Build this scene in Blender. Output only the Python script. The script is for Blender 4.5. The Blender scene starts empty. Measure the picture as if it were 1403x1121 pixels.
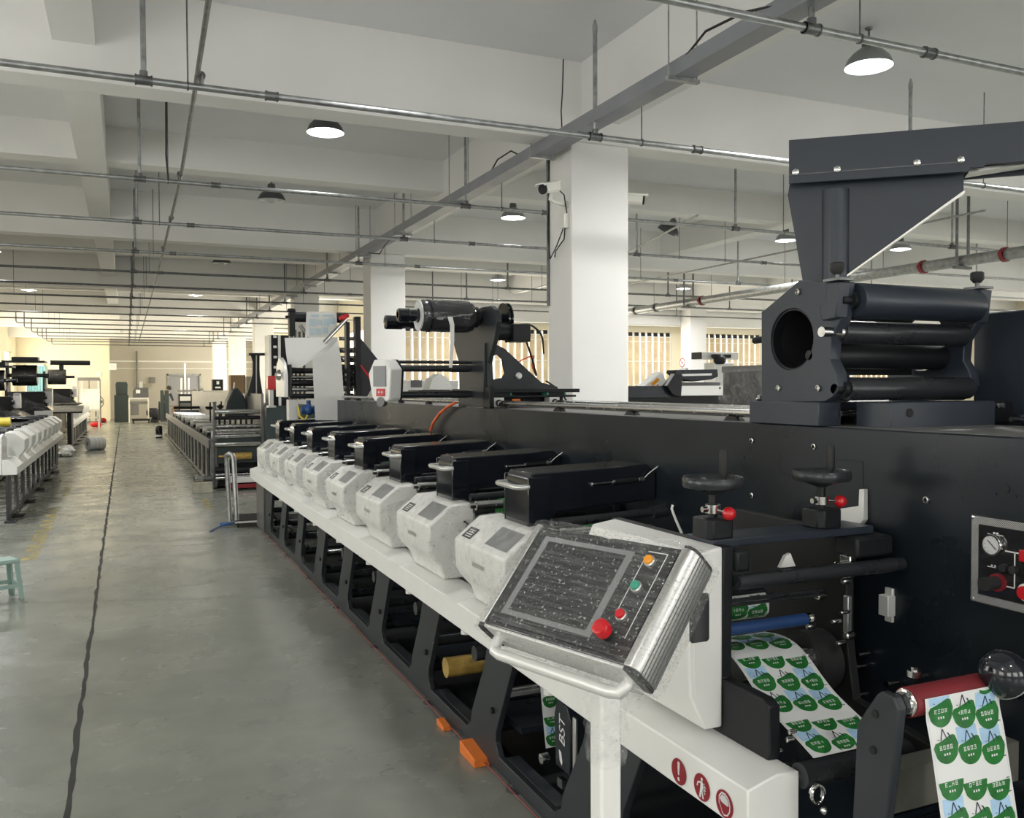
import bpy, bmesh, math, random
from mathutils import Vector, Matrix, Quaternion
from mathutils.geometry import tessellate_polygon
random.seed(7)
PI = math.pi
scene = bpy.context.scene
COL = scene.collection

# ---------------------------------------------------------------- camera maths
CXP, CYP, FP_ = 701.5, 560.5, 1205.87
CAMH = 1.6
RX = Vector((0.91564906, -0.40195592, -0.00426947))   # image right in world
RD = Vector((-0.01415866, -0.02163502, -0.99966567))  # image down in world
RF = Vector((0.40172917, 0.91540339, -0.02550125))    # view direction
CAM = Vector((0, 0, CAMH))
def ray(x, y): return RX * (x - CXP) + RD * (y - CYP) + RF * FP_
def atX(x, y, c): v = ray(x, y); return CAM + v * (c / v.x)
def atY(x, y, c): v = ray(x, y); return CAM + v * (c / v.y)
def atZ(x, y, c): v = ray(x, y); return CAM + v * ((c - CAMH) / v.z)

# ---------------------------------------------------------------- materials
MATS = {}
def mat(name, col, rough=0.5, metal=0.0, var=0.0, vscale=4.0, bump=0.0, bscale=60.0, coat=0.0, emit=None, estr=0.0, rvar=0.0, col2=None, spec=0.5):
    m = bpy.data.materials.new(name); m.use_nodes = True
    nt = m.node_tree; b = nt.nodes['Principled BSDF']
    b.inputs['Base Color'].default_value = (*col, 1)
    b.inputs['Roughness'].default_value = rough
    b.inputs['Metallic'].default_value = metal
    b.inputs['Specular IOR Level'].default_value = spec
    if coat: b.inputs['Coat Weight'].default_value = coat; b.inputs['Coat Roughness'].default_value = 0.08
    if emit: b.inputs['Emission Color'].default_value = (*emit, 1); b.inputs['Emission Strength'].default_value = estr
    if var or rvar or bump or col2:
        tc = nt.nodes.new('ShaderNodeTexCoord')
        if var or rvar or col2:
            n = nt.nodes.new('ShaderNodeTexNoise'); n.inputs['Scale'].default_value = vscale; n.inputs['Detail'].default_value = 6
            nt.links.new(tc.outputs['Object'], n.inputs['Vector'])
        if var or col2:
            r = nt.nodes.new('ShaderNodeValToRGB')
            c1 = tuple(max(0, c * (1 - var)) for c in col); c2 = col2 or tuple(min(1, c * (1 + var)) for c in col)
            r.color_ramp.elements[0].position = 0.3; r.color_ramp.elements[1].position = 0.7
            r.color_ramp.elements[0].color = (*c1, 1); r.color_ramp.elements[1].color = (*c2, 1)
            nt.links.new(n.outputs['Fac'], r.inputs['Fac']); nt.links.new(r.outputs['Color'], b.inputs['Base Color'])
        if rvar:
            mr = nt.nodes.new('ShaderNodeMapRange'); mr.inputs['To Min'].default_value = max(0.02, rough - rvar); mr.inputs['To Max'].default_value = rough + rvar
            mr.inputs['From Min'].default_value = 0.3; mr.inputs['From Max'].default_value = 0.7
            nt.links.new(n.outputs['Fac'], mr.inputs['Value']); nt.links.new(mr.outputs['Result'], b.inputs['Roughness'])
        if bump:
            n2 = nt.nodes.new('ShaderNodeTexNoise'); n2.inputs['Scale'].default_value = bscale; n2.inputs['Detail'].default_value = 4
            nt.links.new(tc.outputs['Object'], n2.inputs['Vector'])
            bp = nt.nodes.new('ShaderNodeBump'); bp.inputs['Strength'].default_value = bump; bp.inputs['Distance'].default_value = 0.01
            nt.links.new(n2.outputs['Fac'], bp.inputs['Height']); nt.links.new(bp.outputs['Normal'], b.inputs['Normal'])
    MATS[name] = m
    return m

def film(name, dens, scale, stretch=(1, 1, 1), tint=(0.9, 0.92, 0.9), rough=0.12, speck=0.35):
    """crinkled clear wrapping film: mostly see-through, glossy along the creases"""
    m = bpy.data.materials.new(name); m.use_nodes = True
    nt = m.node_tree; nt.nodes.clear(); N = nt.nodes.new; L = nt.links.new
    out = N('ShaderNodeOutputMaterial'); mix = N('ShaderNodeMixShader'); tr = N('ShaderNodeBsdfTransparent'); p = N('ShaderNodeBsdfPrincipled')
    p.inputs['Base Color'].default_value = (*tint, 1); p.inputs['Roughness'].default_value = rough
    p.inputs['Specular IOR Level'].default_value = 1.0
    tc = N('ShaderNodeTexCoord'); mp = N('ShaderNodeMapping'); mp.inputs['Scale'].default_value = stretch
    L(tc.outputs['Object'], mp.inputs['Vector'])
    n1 = N('ShaderNodeTexNoise'); n1.inputs['Scale'].default_value = scale; n1.inputs['Detail'].default_value = 8; n1.inputs['Roughness'].default_value = 0.72
    n1.inputs['Distortion'].default_value = 0.6
    L(mp.outputs['Vector'], n1.inputs['Vector'])
    r = N('ShaderNodeValToRGB'); r.color_ramp.elements[0].position = 0.46; r.color_ramp.elements[1].position = 0.66
    r.color_ramp.elements[0].color = (dens * 0.35,) * 3 + (1,); r.color_ramp.elements[1].color = (min(1, dens * 2.2),) * 3 + (1,)
    n3 = N('ShaderNodeTexNoise'); n3.inputs['Scale'].default_value = 150; n3.inputs['Detail'].default_value = 3; L(tc.outputs['Object'], n3.inputs['Vector'])
    r3 = N('ShaderNodeValToRGB'); r3.color_ramp.elements[0].position = 0.60; r3.color_ramp.elements[1].position = 0.70; r3.color_ramp.elements[1].color = (speck,) * 3 + (1,); L(n3.outputs['Fac'], r3.inputs['Fac'])
    ad = N('ShaderNodeMath'); ad.operation = 'ADD'; ad.use_clamp = True
    L(n1.outputs['Fac'], r.inputs['Fac']); L(r.outputs['Color'], ad.inputs[0]); L(r3.outputs['Color'], ad.inputs[1]); L(ad.outputs[0], mix.inputs['Fac'])
    bp = N('ShaderNodeBump'); bp.inputs['Strength'].default_value = 0.9; bp.inputs['Distance'].default_value = 0.02
    L(n1.outputs['Fac'], bp.inputs['Height']); L(bp.outputs['Normal'], p.inputs['Normal'])
    L(tr.outputs[0], mix.inputs[1]); L(p.outputs[0], mix.inputs[2]); L(mix.outputs[0], out.inputs[0])
    MATS[name] = m
    return m

mat('wall_paint', (0.78, 0.772, 0.75), 0.75, var=0.03, vscale=1.2, bump=0.05, bscale=30)
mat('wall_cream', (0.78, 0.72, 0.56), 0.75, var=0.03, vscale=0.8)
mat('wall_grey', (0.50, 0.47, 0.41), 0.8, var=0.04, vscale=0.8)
mat('ceiling_paint', (0.75, 0.755, 0.765), 0.85, var=0.03, vscale=0.7)
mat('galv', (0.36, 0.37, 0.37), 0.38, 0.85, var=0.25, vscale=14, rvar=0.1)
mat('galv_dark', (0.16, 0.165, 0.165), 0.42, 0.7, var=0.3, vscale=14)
mat('tray_grey', (0.25, 0.26, 0.28), 0.5, 0.3, var=0.08)
mat('black_gloss', (0.010, 0.012, 0.017), 0.13, var=0.15, vscale=3, coat=0.4)
mat('black_panel', (0.009, 0.013, 0.018), 0.30, var=0.2, vscale=2.5, rvar=0.06, spec=0.32)
mat('black_matt', (0.011, 0.012, 0.014), 0.45, var=0.2, vscale=6, spec=0.3)
mat('navy_satin', (0.021, 0.028, 0.041), 0.40, var=0.08, vscale=4, bump=0.02, bscale=250)
mat('frame_grey', (0.021, 0.0255, 0.030), 0.45, var=0.12, vscale=4)
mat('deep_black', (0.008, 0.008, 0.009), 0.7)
mat('white_coat', (0.80, 0.80, 0.775), 0.38, var=0.02, vscale=5, bump=0.02, bscale=300)
mat('white_plastic', (0.80, 0.80, 0.77), 0.35)
mat('steel', (0.55, 0.55, 0.54), 0.22, 1.0, rvar=0.08, vscale=20)
mat('chrome', (0.72, 0.72, 0.71), 0.1, 1.0)
mat('alu', (0.66, 0.66, 0.64), 0.33, 0.9, var=0.05, vscale=12)
mat('alu_white', (0.74, 0.74, 0.72), 0.4, 0.35)
mat('roller_black', (0.028, 0.030, 0.034), 0.3, 0.2, rvar=0.06, vscale=10)
mat('rubber', (0.015, 0.015, 0.016), 0.65)
mat('blue_rubber', (0.012, 0.045, 0.15), 0.5, var=0.1, vscale=8)
mat('red_rubber', (0.17, 0.012, 0.018), 0.6, var=0.12, vscale=8)
mat('red_plastic', (0.55, 0.012, 0.018), 0.22, coat=0.3)
mat('red_dark', (0.22, 0.014, 0.022), 0.4)
mat('sign_red', (0.26, 0.008, 0.016), 0.35)
mat('orange', (0.75, 0.19, 0.03), 0.5, var=0.1, vscale=20)
mat('amber', (0.85, 0.33, 0.02), 0.25, coat=0.4)
mat('green_button', (0.05, 0.33, 0.22), 0.25, coat=0.4)
mat('screen', (0.022, 0.023, 0.025), 0.2)
mat('screen_light', (0.22, 0.225, 0.23), 0.3)
mat('glass_black', (0.018, 0.018, 0.02), 0.12, coat=0.5)
mat('line_white', (0.7, 0.7, 0.7), 0.5)
mat('paper', (0.78, 0.78, 0.76), 0.6, var=0.03, vscale=5)
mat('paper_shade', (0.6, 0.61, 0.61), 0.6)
mat('print_blue', (0.50, 0.63, 0.70), 0.55)
mat('web_white', (0.76, 0.77, 0.76), 0.3)
mat('label_green', (0.018, 0.16, 0.030), 0.32, var=0.25, vscale=35)
mat('label_sky', (0.40, 0.60, 0.80), 0.35, var=0.15, vscale=25)
mat('ink', (0.03, 0.035, 0.06), 0.4)
mat('pad_green', (0.30, 0.42, 0.38), 0.45, var=0.06, vscale=9)
mat('gold_film', (0.45, 0.30, 0.08), 0.28, 0.3, var=0.3, vscale=20, bump=0.4, bscale=25)
mat('carton', (0.28, 0.19, 0.11), 0.8, var=0.08, vscale=5)
mat('cabinet_teal', (0.030, 0.046, 0.046), 0.5, var=0.08)
mat('grey_plate', (0.21, 0.205, 0.20), 0.45, 0.3, var=0.1, vscale=4)
mat('grey_metal', (0.13, 0.13, 0.13), 0.4, 0.5, var=0.12, vscale=5)
mat('wood_beam', (0.13, 0.13, 0.11), 0.75, var=0.2, vscale=9)
mat('stone_wood', (0.36, 0.345, 0.27), 0.8, var=0.2, vscale=9)
mat('wrap_dark', (0.035, 0.036, 0.038), 0.12, var=0.3, vscale=8, bump=0.9, bscale=16, coat=0.5)
mat('slat_cream', (0.66, 0.52, 0.33), 0.7, var=0.15, vscale=3)
mat('slat_white', (0.8, 0.78, 0.7), 0.6)
mat('skin', (0.45, 0.28, 0.2), 0.6)
mat('cloth_dark', (0.03, 0.032, 0.037), 0.85, var=0.2, vscale=20)
mat('hair', (0.012, 0.011, 0.01), 0.6)
mat('blue_pump', (0.03, 0.10, 0.30), 0.4, var=0.2, vscale=20)
mat('blue_curtain', (0.20, 0.42, 0.50), 0.6, var=0.12, vscale=8)
mat('hose_orange', (0.75, 0.13, 0.04), 0.4)
mat('lamp_outer', (0.30, 0.31, 0.31), 0.35, 0.6)
mat('lamp_outer_dark', (0.11, 0.115, 0.12), 0.35, 0.6)
mat('lamp_inner', (0.82, 0.83, 0.82), 0.4)
mat('bulb_on', (0.9, 0.9, 0.9), 0.4, emit=(0.95, 0.98, 1.0), estr=22.0)
mat('bulb_off', (0.55, 0.56, 0.55), 0.3)
mat('window_light', (0.9, 0.85, 0.7), 0.5, emit=(1.0, 0.93, 0.76), estr=1.5)
mat('window_day', (0.9, 0.9, 0.9), 0.5, emit=(0.95, 0.98, 1.0), estr=1.6)
mat('door_grey', (0.33, 0.335, 0.36), 0.5)
mat('crack', (0.030, 0.030, 0.027), 0.9)
mat('crack_light', (0.10, 0.105, 0.095), 0.9)
mat('cctv_white', (0.75, 0.74, 0.68), 0.4)
mat('yellow_ink', (0.75, 0.6, 0.06), 0.4)
film('film_box', 0.16, 16, (1, 1, 1), rough=0.10, speck=0.10)
film('film_console', 0.115, 8, (1.0, 26, 8), rough=0.10, speck=0.42)
film('film_loose', 0.13, 18, (1, 1, 1), rough=0.08, speck=0.15)

def floor_material():
    m = bpy.data.materials.new('concrete'); m.use_nodes = True
    nt = m.node_tree; b = nt.nodes['Principled BSDF']; N = nt.nodes.new; L = nt.links.new
    tc = N('ShaderNodeTexCoord')
    def noise(s, d=6, dist=0.0, sx=1.0, sy=1.0):
        mp = N('ShaderNodeMapping'); mp.inputs['Scale'].default_value = (sx, sy, 1)
        n = N('ShaderNodeTexNoise'); n.inputs['Scale'].default_value = s; n.inputs['Detail'].default_value = d; n.inputs['Distortion'].default_value = dist
        L(tc.outputs['Object'], mp.inputs['Vector']); L(mp.outputs['Vector'], n.inputs['Vector']); return n
    def ramp(n, p0, c0, p1, c1):
        r = N('ShaderNodeValToRGB'); r.color_ramp.elements[0].position = p0; r.color_ramp.elements[1].position = p1
        r.color_ramp.elements[0].color = (*c0, 1); r.color_ramp.elements[1].color = (*c1, 1); L(n.outputs['Fac'], r.inputs['Fac']); return r
    n1 = noise(0.7, 8, 0.4); n2 = noise(5, 8, 0.3); n3 = noise(40, 4)
    r1 = ramp(n1, 0.30, (0.190, 0.203, 0.180), 0.72, (0.290, 0.297, 0.260))
    r2 = ramp(n2, 0.3, (0.86, 0.86, 0.86), 0.7, (1.03, 1.03, 1.01))
    mx = N('ShaderNodeMix'); mx.data_type = 'RGBA'; mx.blend_type = 'MULTIPLY'; mx.inputs[0].default_value = 1.0
    L(r1.outputs['Color'], mx.inputs[6]); L(r2.outputs['Color'], mx.inputs[7]); L(mx.outputs[2], b.inputs['Base Color'])
    mr = N('ShaderNodeMapRange'); mr.inputs['From Min'].default_value = 0.3; mr.inputs['From Max'].default_value = 0.7
    mr.inputs['To Min'].default_value = 0.17; mr.inputs['To Max'].default_value = 0.34
    n4 = noise(2.4, 10, 0.1, 0.8, 1.0); L(n4.outputs['Fac'], mr.inputs['Value']); L(mr.outputs['Result'], b.inputs['Roughness'])
    bp = N('ShaderNodeBump'); bp.inputs['Strength'].default_value = 0.016; bp.inputs['Distance'].default_value = 0.01
    n5 = noise(6, 4, 0.1, 0.5, 1.4); L(n5.outputs['Fac'], bp.inputs['Height']); L(bp.outputs['Normal'], b.inputs['Normal'])
    b.inputs['Specular IOR Level'].default_value = 0.55
    MATS['concrete'] = m
floor_material()
def worn_paint():
    m = bpy.data.materials.new('worn_yellow'); m.use_nodes = True
    nt = m.node_tree; b = nt.nodes['Principled BSDF']; N = nt.nodes.new; L = nt.links.new
    b.inputs['Base Color'].default_value = (0.42, 0.34, 0.11, 1); b.inputs['Roughness'].default_value = 0.5
    tc = N('ShaderNodeTexCoord'); n = N('ShaderNodeTexNoise'); n.inputs['Scale'].default_value = 7; n.inputs['Detail'].default_value = 8
    r = N('ShaderNodeValToRGB'); r.color_ramp.elements[0].position = 0.42; r.color_ramp.elements[1].position = 0.62
    r.color_ramp.elements[1].color = (0.85, 0.85, 0.85, 1)
    L(tc.outputs['Object'], n.inputs['Vector']); L(n.outputs['Fac'], r.inputs['Fac']); L(r.outputs['Color'], b.inputs['Alpha'])
    MATS['worn_yellow'] = m
worn_paint()

# ---------------------------------------------------------------- mesh builder
class MB:
    def __init__(s): s.v = []; s.f = []; s.m = []; s.M = None
    def add(s, vs, fs, m=0):
        k = len(s.v)
        for p in vs:
            p = Vector(p)
            s.v.append(s.M @ p if s.M else p)
        for f in fs: s.f.append([i + k for i in f]); s.m.append(m)
        return s
    def box(s, x0, x1, y0, y1, z0, z1, m=0):
        vs = [(x, y, z) for x in (x0, x1) for y in (y0, y1) for z in (z0, z1)]
        return s.add(vs, [(0, 1, 3, 2), (4, 6, 7, 5), (0, 4, 5, 1), (2, 3, 7, 6), (0, 2, 6, 4), (1, 5, 7, 3)], m)
    def ring(s, rings, closed_ends=True, m=0, loop=False):
        n = len(rings[0]); vs = [p for r in rings for p in r]; fs = []
        for i in range(len(rings) - 1):
            for j in range(n): fs.append((i * n + j, i * n + (j + 1) % n, (i + 1) * n + (j + 1) % n, (i + 1) * n + j))
        if loop:
            a = (len(rings) - 1) * n
            for j in range(n): fs.append((a + j, a + (j + 1) % n, (j + 1) % n, j))
        elif closed_ends:
            fs.append(tuple(range(n))[::-1]); fs.append(tuple((len(rings) - 1) * n + j for j in range(n)))
        return s.add(vs, fs, m)
    def lathe(s, prof, o, ax=(0, 0, 1), n=20, m=0, loop=None):
        """profile of (radius, height) along the axis ax from the point o"""
        ax = Vector(ax).normalized(); o = Vector(o)
        u = ax.orthogonal().normalized(); w = ax.cross(u)
        rings = [[o + ax * h + (u * math.cos(2 * PI * j / n) + w * math.sin(2 * PI * j / n)) * max(r, 1e-4) for j in range(n)] for r, h in prof]
        if loop is None: loop = len(prof) > 3 and math.hypot(prof[0][0] - prof[-1][0], prof[0][1] - prof[-1][1]) < .006
        return s.ring(rings, True, m, loop)
    def cyl(s, p, q, r, r2=None, n=18, m=0):
        p = Vector(p); q = Vector(q); L = (q - p).length
        return s.lathe([(r, 0), (r if r2 is None else r2, L)], p, q - p, n, m)
    def tube(s, pts, r, n=10, m=0):
        pts = [Vector(p) for p in pts]; rings = []; u = None
        for i, p in enumerate(pts):
            t = (pts[min(i + 1, len(pts) - 1)] - pts[max(i - 1, 0)]).normalized()
            if u is None: u = t.orthogonal().normalized()
            u = (u - t * u.dot(t)).normalized(); w = t.cross(u)
            rr = r[i] if isinstance(r, (list, tuple)) else r
            rings.append([p + (u * math.cos(2 * PI * j / n) + w * math.sin(2 * PI * j / n)) * rr for j in range(n)])
        return s.ring(rings, True, m)
    def sphere(s, c, r, n=16, sc=(1, 1, 1), m=0):
        c = Vector(c); k = n // 2; rings = []
        for i in range(1, k):
            a = PI * i / k
            rings.append([c + Vector((sc[0] * math.sin(a) * math.cos(2 * PI * j / n), sc[1] * math.sin(a) * math.sin(2 * PI * j / n), sc[2] * math.cos(a))) * r for j in range(n)])
        return s.ring(rings, True, m)
    def prism(s, outer, ax, a, b, holes=(), m=0):
        """polygon (with holes) drawn in the two axes other than ax, from a to b along ax"""
        def to3(p, h): return {'x': (h, p[0], p[1]), 'y': (p[0], h, p[1]), 'z': (p[0], p[1], h)}[ax]
        loops = [list(outer)] + [list(h) for h in holes]
        flat = [p for l in loops for p in l]; n = len(flat)
        tris = tessellate_polygon([[Vector((p[0], p[1], 0)) for p in l] for l in loops])
        vs = [to3(p, a) for p in flat] + [to3(p, b) for p in flat]
        if len(loops) == 1: fs = [tuple(range(n)), tuple(range(n, 2 * n))[::-1]]
        else: fs = [tuple(t) for t in tris] + [tuple(i + n for i in t)[::-1] for t in tris]
        k = 0
        for l in loops:
            for j in range(len(l)): p, q = k + j, k + (j + 1) % len(l); fs.append((p, q, q + n, p + n))
            k += len(l)
        return s.add(vs, fs, m)
    def build(s, name, mats, parent=None, bev=0.0, sharp=40, recalc=True, label=None):
        if not isinstance(mats, (list, tuple)): mats = [mats]
        me = bpy.data.meshes.new(name)
        off = Vector((0, 0, 0))
        if parent is not None:
            off = ORG[parent.name]
        me.from_pydata([tuple(v - off) for v in s.v], [], s.f)
        for mm in mats: me.materials.append(MATS[mm] if isinstance(mm, str) else mm)
        for p, k in zip(me.polygons, s.m): p.material_index = k
        bm = bmesh.new(); bm.from_mesh(me)
        bmesh.ops.remove_doubles(bm, verts=bm.verts, dist=1e-6)
        if recalc: bmesh.ops.recalc_face_normals(bm, faces=bm.faces)
        bm.to_mesh(me); bm.free()
        me.shade_smooth(); me.set_sharp_from_angle(angle=math.radians(sharp))
        o = bpy.data.objects.new(name, me); COL.objects.link(o)
        if parent is not None:
            o.parent = parent; ORG[o.name] = ORG[parent.name]
        else: ORG[o.name] = Vector((0, 0, 0))
        if bev:
            bv = o.modifiers.new('edge', 'BEVEL'); bv.width = bev; bv.segments = 2; bv.limit_method = 'ANGLE'; bv.angle_limit = math.radians(35)
            bv.harden_normals = False
        if label: o['label'] = label
        return o
ORG = {}
def thing(name, label, cat, loc=(0, 0, 0), group=None):
    o = bpy.data.objects.new(name, None); COL.objects.link(o); o.location = loc
    o['label'] = label; o['category'] = cat
    if group: o['group'] = group
    o.empty_display_size = 0.1
    ORG[o.name] = Vector(loc)
    return o
def tag(o, label, cat, group=None, kind=None):
    o['label'] = label; o['category'] = cat
    if group: o['group'] = group
    if kind: o['kind'] = kind
    return o
def recenter(o):
    """put the origin of a one-mesh thing at the foot of its own shape"""
    me = o.data
    xs = [v.co.x for v in me.vertices]; ys = [v.co.y for v in me.vertices]; zs = [v.co.z for v in me.vertices]
    c = Vector(((min(xs) + max(xs)) / 2, (min(ys) + max(ys)) / 2, min(zs)))
    me.transform(Matrix.Translation(-c)); o.location = c
    return o
def struct(name, mb, m, bev=0.0, label=None):
    o = mb.build(name, m, None, bev); o['kind'] = 'structure'
    if label: o['label'] = label
    return o
def copy_tree(o, parent=None, first=True):
    c = o.copy(); COL.objects.link(c); c.parent = parent
    ORG[c.name] = ORG[o.name]
    for ch in list(o.children): copy_tree(ch, c, False)
    return c
def circle(cx, cy, r, n=24, a0=0.0): return [(cx + r * math.cos(a0 + 2 * PI * j / n), cy + r * math.sin(a0 + 2 * PI * j / n)) for j in range(n)]
def text_mesh(txt, size, shear=0.0, bold=0.0):
    cu = bpy.data.curves.new('lettering', 'FONT'); cu.body = txt; cu.size = size; cu.align_x = 'CENTER'; cu.align_y = 'CENTER'; cu.shear = shear; cu.offset = bold
    o = bpy.data.objects.new('lettering', cu); COL.objects.link(o)
    dg = bpy.context.evaluated_depsgraph_get(); me = bpy.data.meshes.new_from_object(o.evaluated_get(dg))
    vs = [v.co.copy() for v in me.vertices]; fs = [list(p.vertices) for p in me.polygons]
    bpy.data.objects.remove(o); bpy.data.curves.remove(cu)
    return vs, fs
def add_text(mb, txt, size, o, u, w, m=0, shear=0.0, bold=0.0):
    """flat lettering at o, reading along u with its top towards w"""
    vs, fs = text_mesh(txt, size, shear, bold); o = Vector(o); u = Vector(u).normalized(); w = Vector(w).normalized()
    mb.add([o + u * v.x + w * v.y for v in vs], fs, m)
# ================================================================= THE HALL
ZC = 4.63
XL, XR, YB = -4.7, 30.0, -7.0
m = MB(); m.box(XL - .3, XR + .3, YB - .3, 51.6, -0.2, 0.0); struct('floor', m, 'concrete')
m = MB(); m.box(XL - .3, XR + .3, YB - .3, 51.6, ZC, ZC + .25); struct('ceiling', m, 'ceiling_paint')
def wall_with_holes(name, ax, pos, thick, u0, u1, holes, mt):
    m = MB(); m.prism([(u0, 0), (u1, 0), (u1, ZC), (u0, ZC)], ax, pos, pos + thick, holes=[[(a, c), (b, c), (b, d), (a, d)] for a, b, c, d in holes])
    return struct(name, m, mt)
WN = [0]
def window(ax, pos, a, b, c, d, mt, slats=None, face=1, bars=3):
    """a lit window: frame and glazing bars round the bright pane"""
    WN[0] += 1
    w = bpy.data.objects.new('window_%d' % WN[0], None); COL.objects.link(w); w['kind'] = 'structure'; ORG[w.name] = Vector((0, 0, 0))
    def put(mb, u0, u1, z0, z1, t0, t1, mi=0):
        if ax == 'x': mb.box(min(t0, t1), max(t0, t1), u0, u1, z0, z1, mi)
        else: mb.box(u0, u1, min(t0, t1), max(t0, t1), z0, z1, mi)
    f = MB(); t = .05
    put(f, a, b, c, c + t, pos, pos + .08); put(f, a, b, d - t, d, pos, pos + .08)
    put(f, a, a + t, c, d, pos, pos + .08); put(f, b - t, b, c, d, pos, pos + .08)
    for k in range(1, bars): u = a + (b - a) * k / bars; put(f, u - .02, u + .02, c, d, pos + .01, pos + .07)
    f.build('window_frame', 'slat_white', w)
    g = MB(); put(g, a + t, b - t, c + t, d - t, pos + .03, pos + .045); g.build('window_pane', mt, w)
    return w
# left wall with windows that light the far end of the aisle
holesL = [(y, y + 3.2, 1.1, 3.3) for y in (29.5, 34.2, 38.7, 43.0)] + [(y, y + 3.0, 1.1, 3.3) for y in (-4.5, 0.5, 5.5)]
wall_with_holes('wall_left', 'x', XL - .3, .3, YB - .3, 51.6, holesL, 'wall_cream')
for a, b, c, d in holesL: window('x', XL - .22, a, b, c, d, 'window_light' if a > 20 else 'window_day', bars=3)
holesB = [(x, x + 3.0, 1.0, 3.4) for x in (-3.5, 1.0, 5.5, 10.0, 14.5, 19.0)]
wall_with_holes('wall_behind', 'y', YB - .3, .3, XL - .3, XR + .3, holesB, 'wall_paint')
for a, b, c, d in holesB: window('y', YB - .22, a, b, c, d, 'window_day', bars=3)
holesR = [(y, y + 3.0, 1.0, 3.3) for y in (-4.0, 1.0, 6.0, 11.0, 16.0)]
wall_with_holes('wall_right', 'x', XR, .3, YB - .3, 23.2, holesR, 'wall_cream')
for a, b, c, d in holesR: window('x', XR + .1, a, b, c, d, 'window_light', bars=3)
# end wall of the right hand bay, with the slatted windows
ys = 22.95
winS = [(6.9, 9.1, .9, 3.25), (9.3, 11.9, .9, 3.25), (13.0, 15.45, .9, 3.25), (16.2, 18.9, .9, 3.25), (19.4, 22.4, .9, 3.25), (23.0, 26.0, .9, 3.25)]
wall_with_holes('wall_far_right', 'y', ys, .25, 6.6, XR, winS, 'wall_cream')
def slat_window(a, b, c, d):
    w = window('y', ys + .14, a, b, c, d, 'window_light', bars=2)
    m = MB(); n = int((b - a) / .215); p = (b - a) / n
    for k in range(n):
        u = a + p * (k + .5)
        m.box(u - .062, u + .062, ys + .01, ys + .05, c + .02, d - .16, 0)
        m.box(u - .062, u + .062, ys + .01, ys + .05, d - .14, d - .02, 2)
        m.box(u + .072, u + .112, ys + .02, ys + .06, c, d, 1)
    for z in (d - .15, d - .3, c + 1.45, c + .75): m.box(a, b, ys - .005, ys + .015, z - .012, z + .012, 1)
    m.build('window_slat', ['slat_cream', 'slat_white', 'black_matt'], w)
for q in winS: slat_window(*q)
holesS = [(y, y + 3.4, 1.0, 3.4) for y in (25.0, 30.3, 35.4, 40.4, 45.6)]
wall_with_holes('wall_side_return', 'x', 6.6, .25, ys + .25, 51.3, holesS, 'wall_cream')
for a, b, c, d in holesS: window('x', 6.68, a, b, c, d, 'window_light', bars=3)
# far end: bright left part and the deeper grey recess on the right
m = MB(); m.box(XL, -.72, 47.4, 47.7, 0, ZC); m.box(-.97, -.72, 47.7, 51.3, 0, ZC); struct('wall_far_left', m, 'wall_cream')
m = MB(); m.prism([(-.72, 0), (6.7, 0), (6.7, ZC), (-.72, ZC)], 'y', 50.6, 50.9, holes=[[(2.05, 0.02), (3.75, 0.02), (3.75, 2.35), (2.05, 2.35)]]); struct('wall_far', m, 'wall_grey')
m = MB(); m.box(-.72, 6.7, 50.54, 50.6, 2.98, 3.06); m.box(-.72, 6.7, 50.56, 50.6, 2.62, 2.66); struct('trim_1', m, 'wall_paint')
d1 = bpy.data.objects.new('door_1', None); COL.objects.link(d1); d1['kind'] = 'structure'; ORG[d1.name] = Vector((0, 0, 0))
m = MB(); m.box(2.1, 3.7, 50.66, 50.72, 0.02, 2.28); m.box(2.88, 2.92, 50.64, 50.66, .02, 2.28); m.build('door_panel', 'door_grey', d1)
m = MB(); m.box(2.05, 2.12, 50.55, 50.75, 0.0, 2.35); m.box(3.68, 3.75, 50.55, 50.75, 0.0, 2.35); m.box(2.05, 3.75, 50.55, 50.75, 2.27, 2.37); m.build('door_frame', 'galv', d1)
m = MB(); m.cyl((2.75, 50.63, 1.0), (2.75, 50.63, 1.25), .02); m.build('door_handle', 'steel', d1)
# pale blue curtained doorway beside the left wall
w = window('y', 47.3, -4.35, -3.5, .05, 2.75, 'window_light', bars=2)
m = MB()
for k in range(7):
    x = -4.28 + k * .12; m.prism([(x, 47.28), (x + .06, 47.25), (x + .12, 47.28), (x + .06, 47.30)], 'z', .15, 2.68)
m.build('window_curtain', 'blue_curtain', w)

# beams
YC = [7.4 + 7.433 * k for k in range(6)]
n = 0
for k, y in enumerate(YC):
    m = MB(); m.box(XL, XR if y < 22.9 else 6.6, y - .05, y + .25, 3.9, ZC); struct('beam', m, 'wall_paint')
    if k < 5:
        yy = y + 3.85; m = MB(); m.box(XL, XR if yy < 22.9 else 6.6, yy, yy + .3, 4.22, ZC); struct('beam', m, 'wall_paint')
m = MB(); m.box(XL, XR, -.25, .05, 3.9, ZC); struct('beam', m, 'wall_paint')
m = MB(); m.box(6.85, XR, 22.6, 22.94, 3.42, ZC); struct('beam', m, 'wall_paint')
for x0, x1, z0, y1 in ((3.95, 4.36, 4.1, 47.4), (-.46, -.17, 4.17, 47.4), (9.7, 10.0, 4.17, 22.6), (15.6, 16.0, 4.1, 22.6), (21.5, 21.8, 4.17, 22.6)):
    m = MB(); m.box(x0, x1, YB, y1, z0, ZC); struct('beam', m, 'wall_paint')
# columns
for k, y in enumerate(YC):
    m = MB(); m.box(3.866, 4.49, y, y + .5, 0, 3.9 if k else 4.1); struct('column', m, 'wall_paint', .012)
for x in (15.56, 21.4): m = MB(); m.box(x, x + .59, 22.1, 22.6, 0, 4.1); struct('column', m, 'wall_paint', .012)
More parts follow.
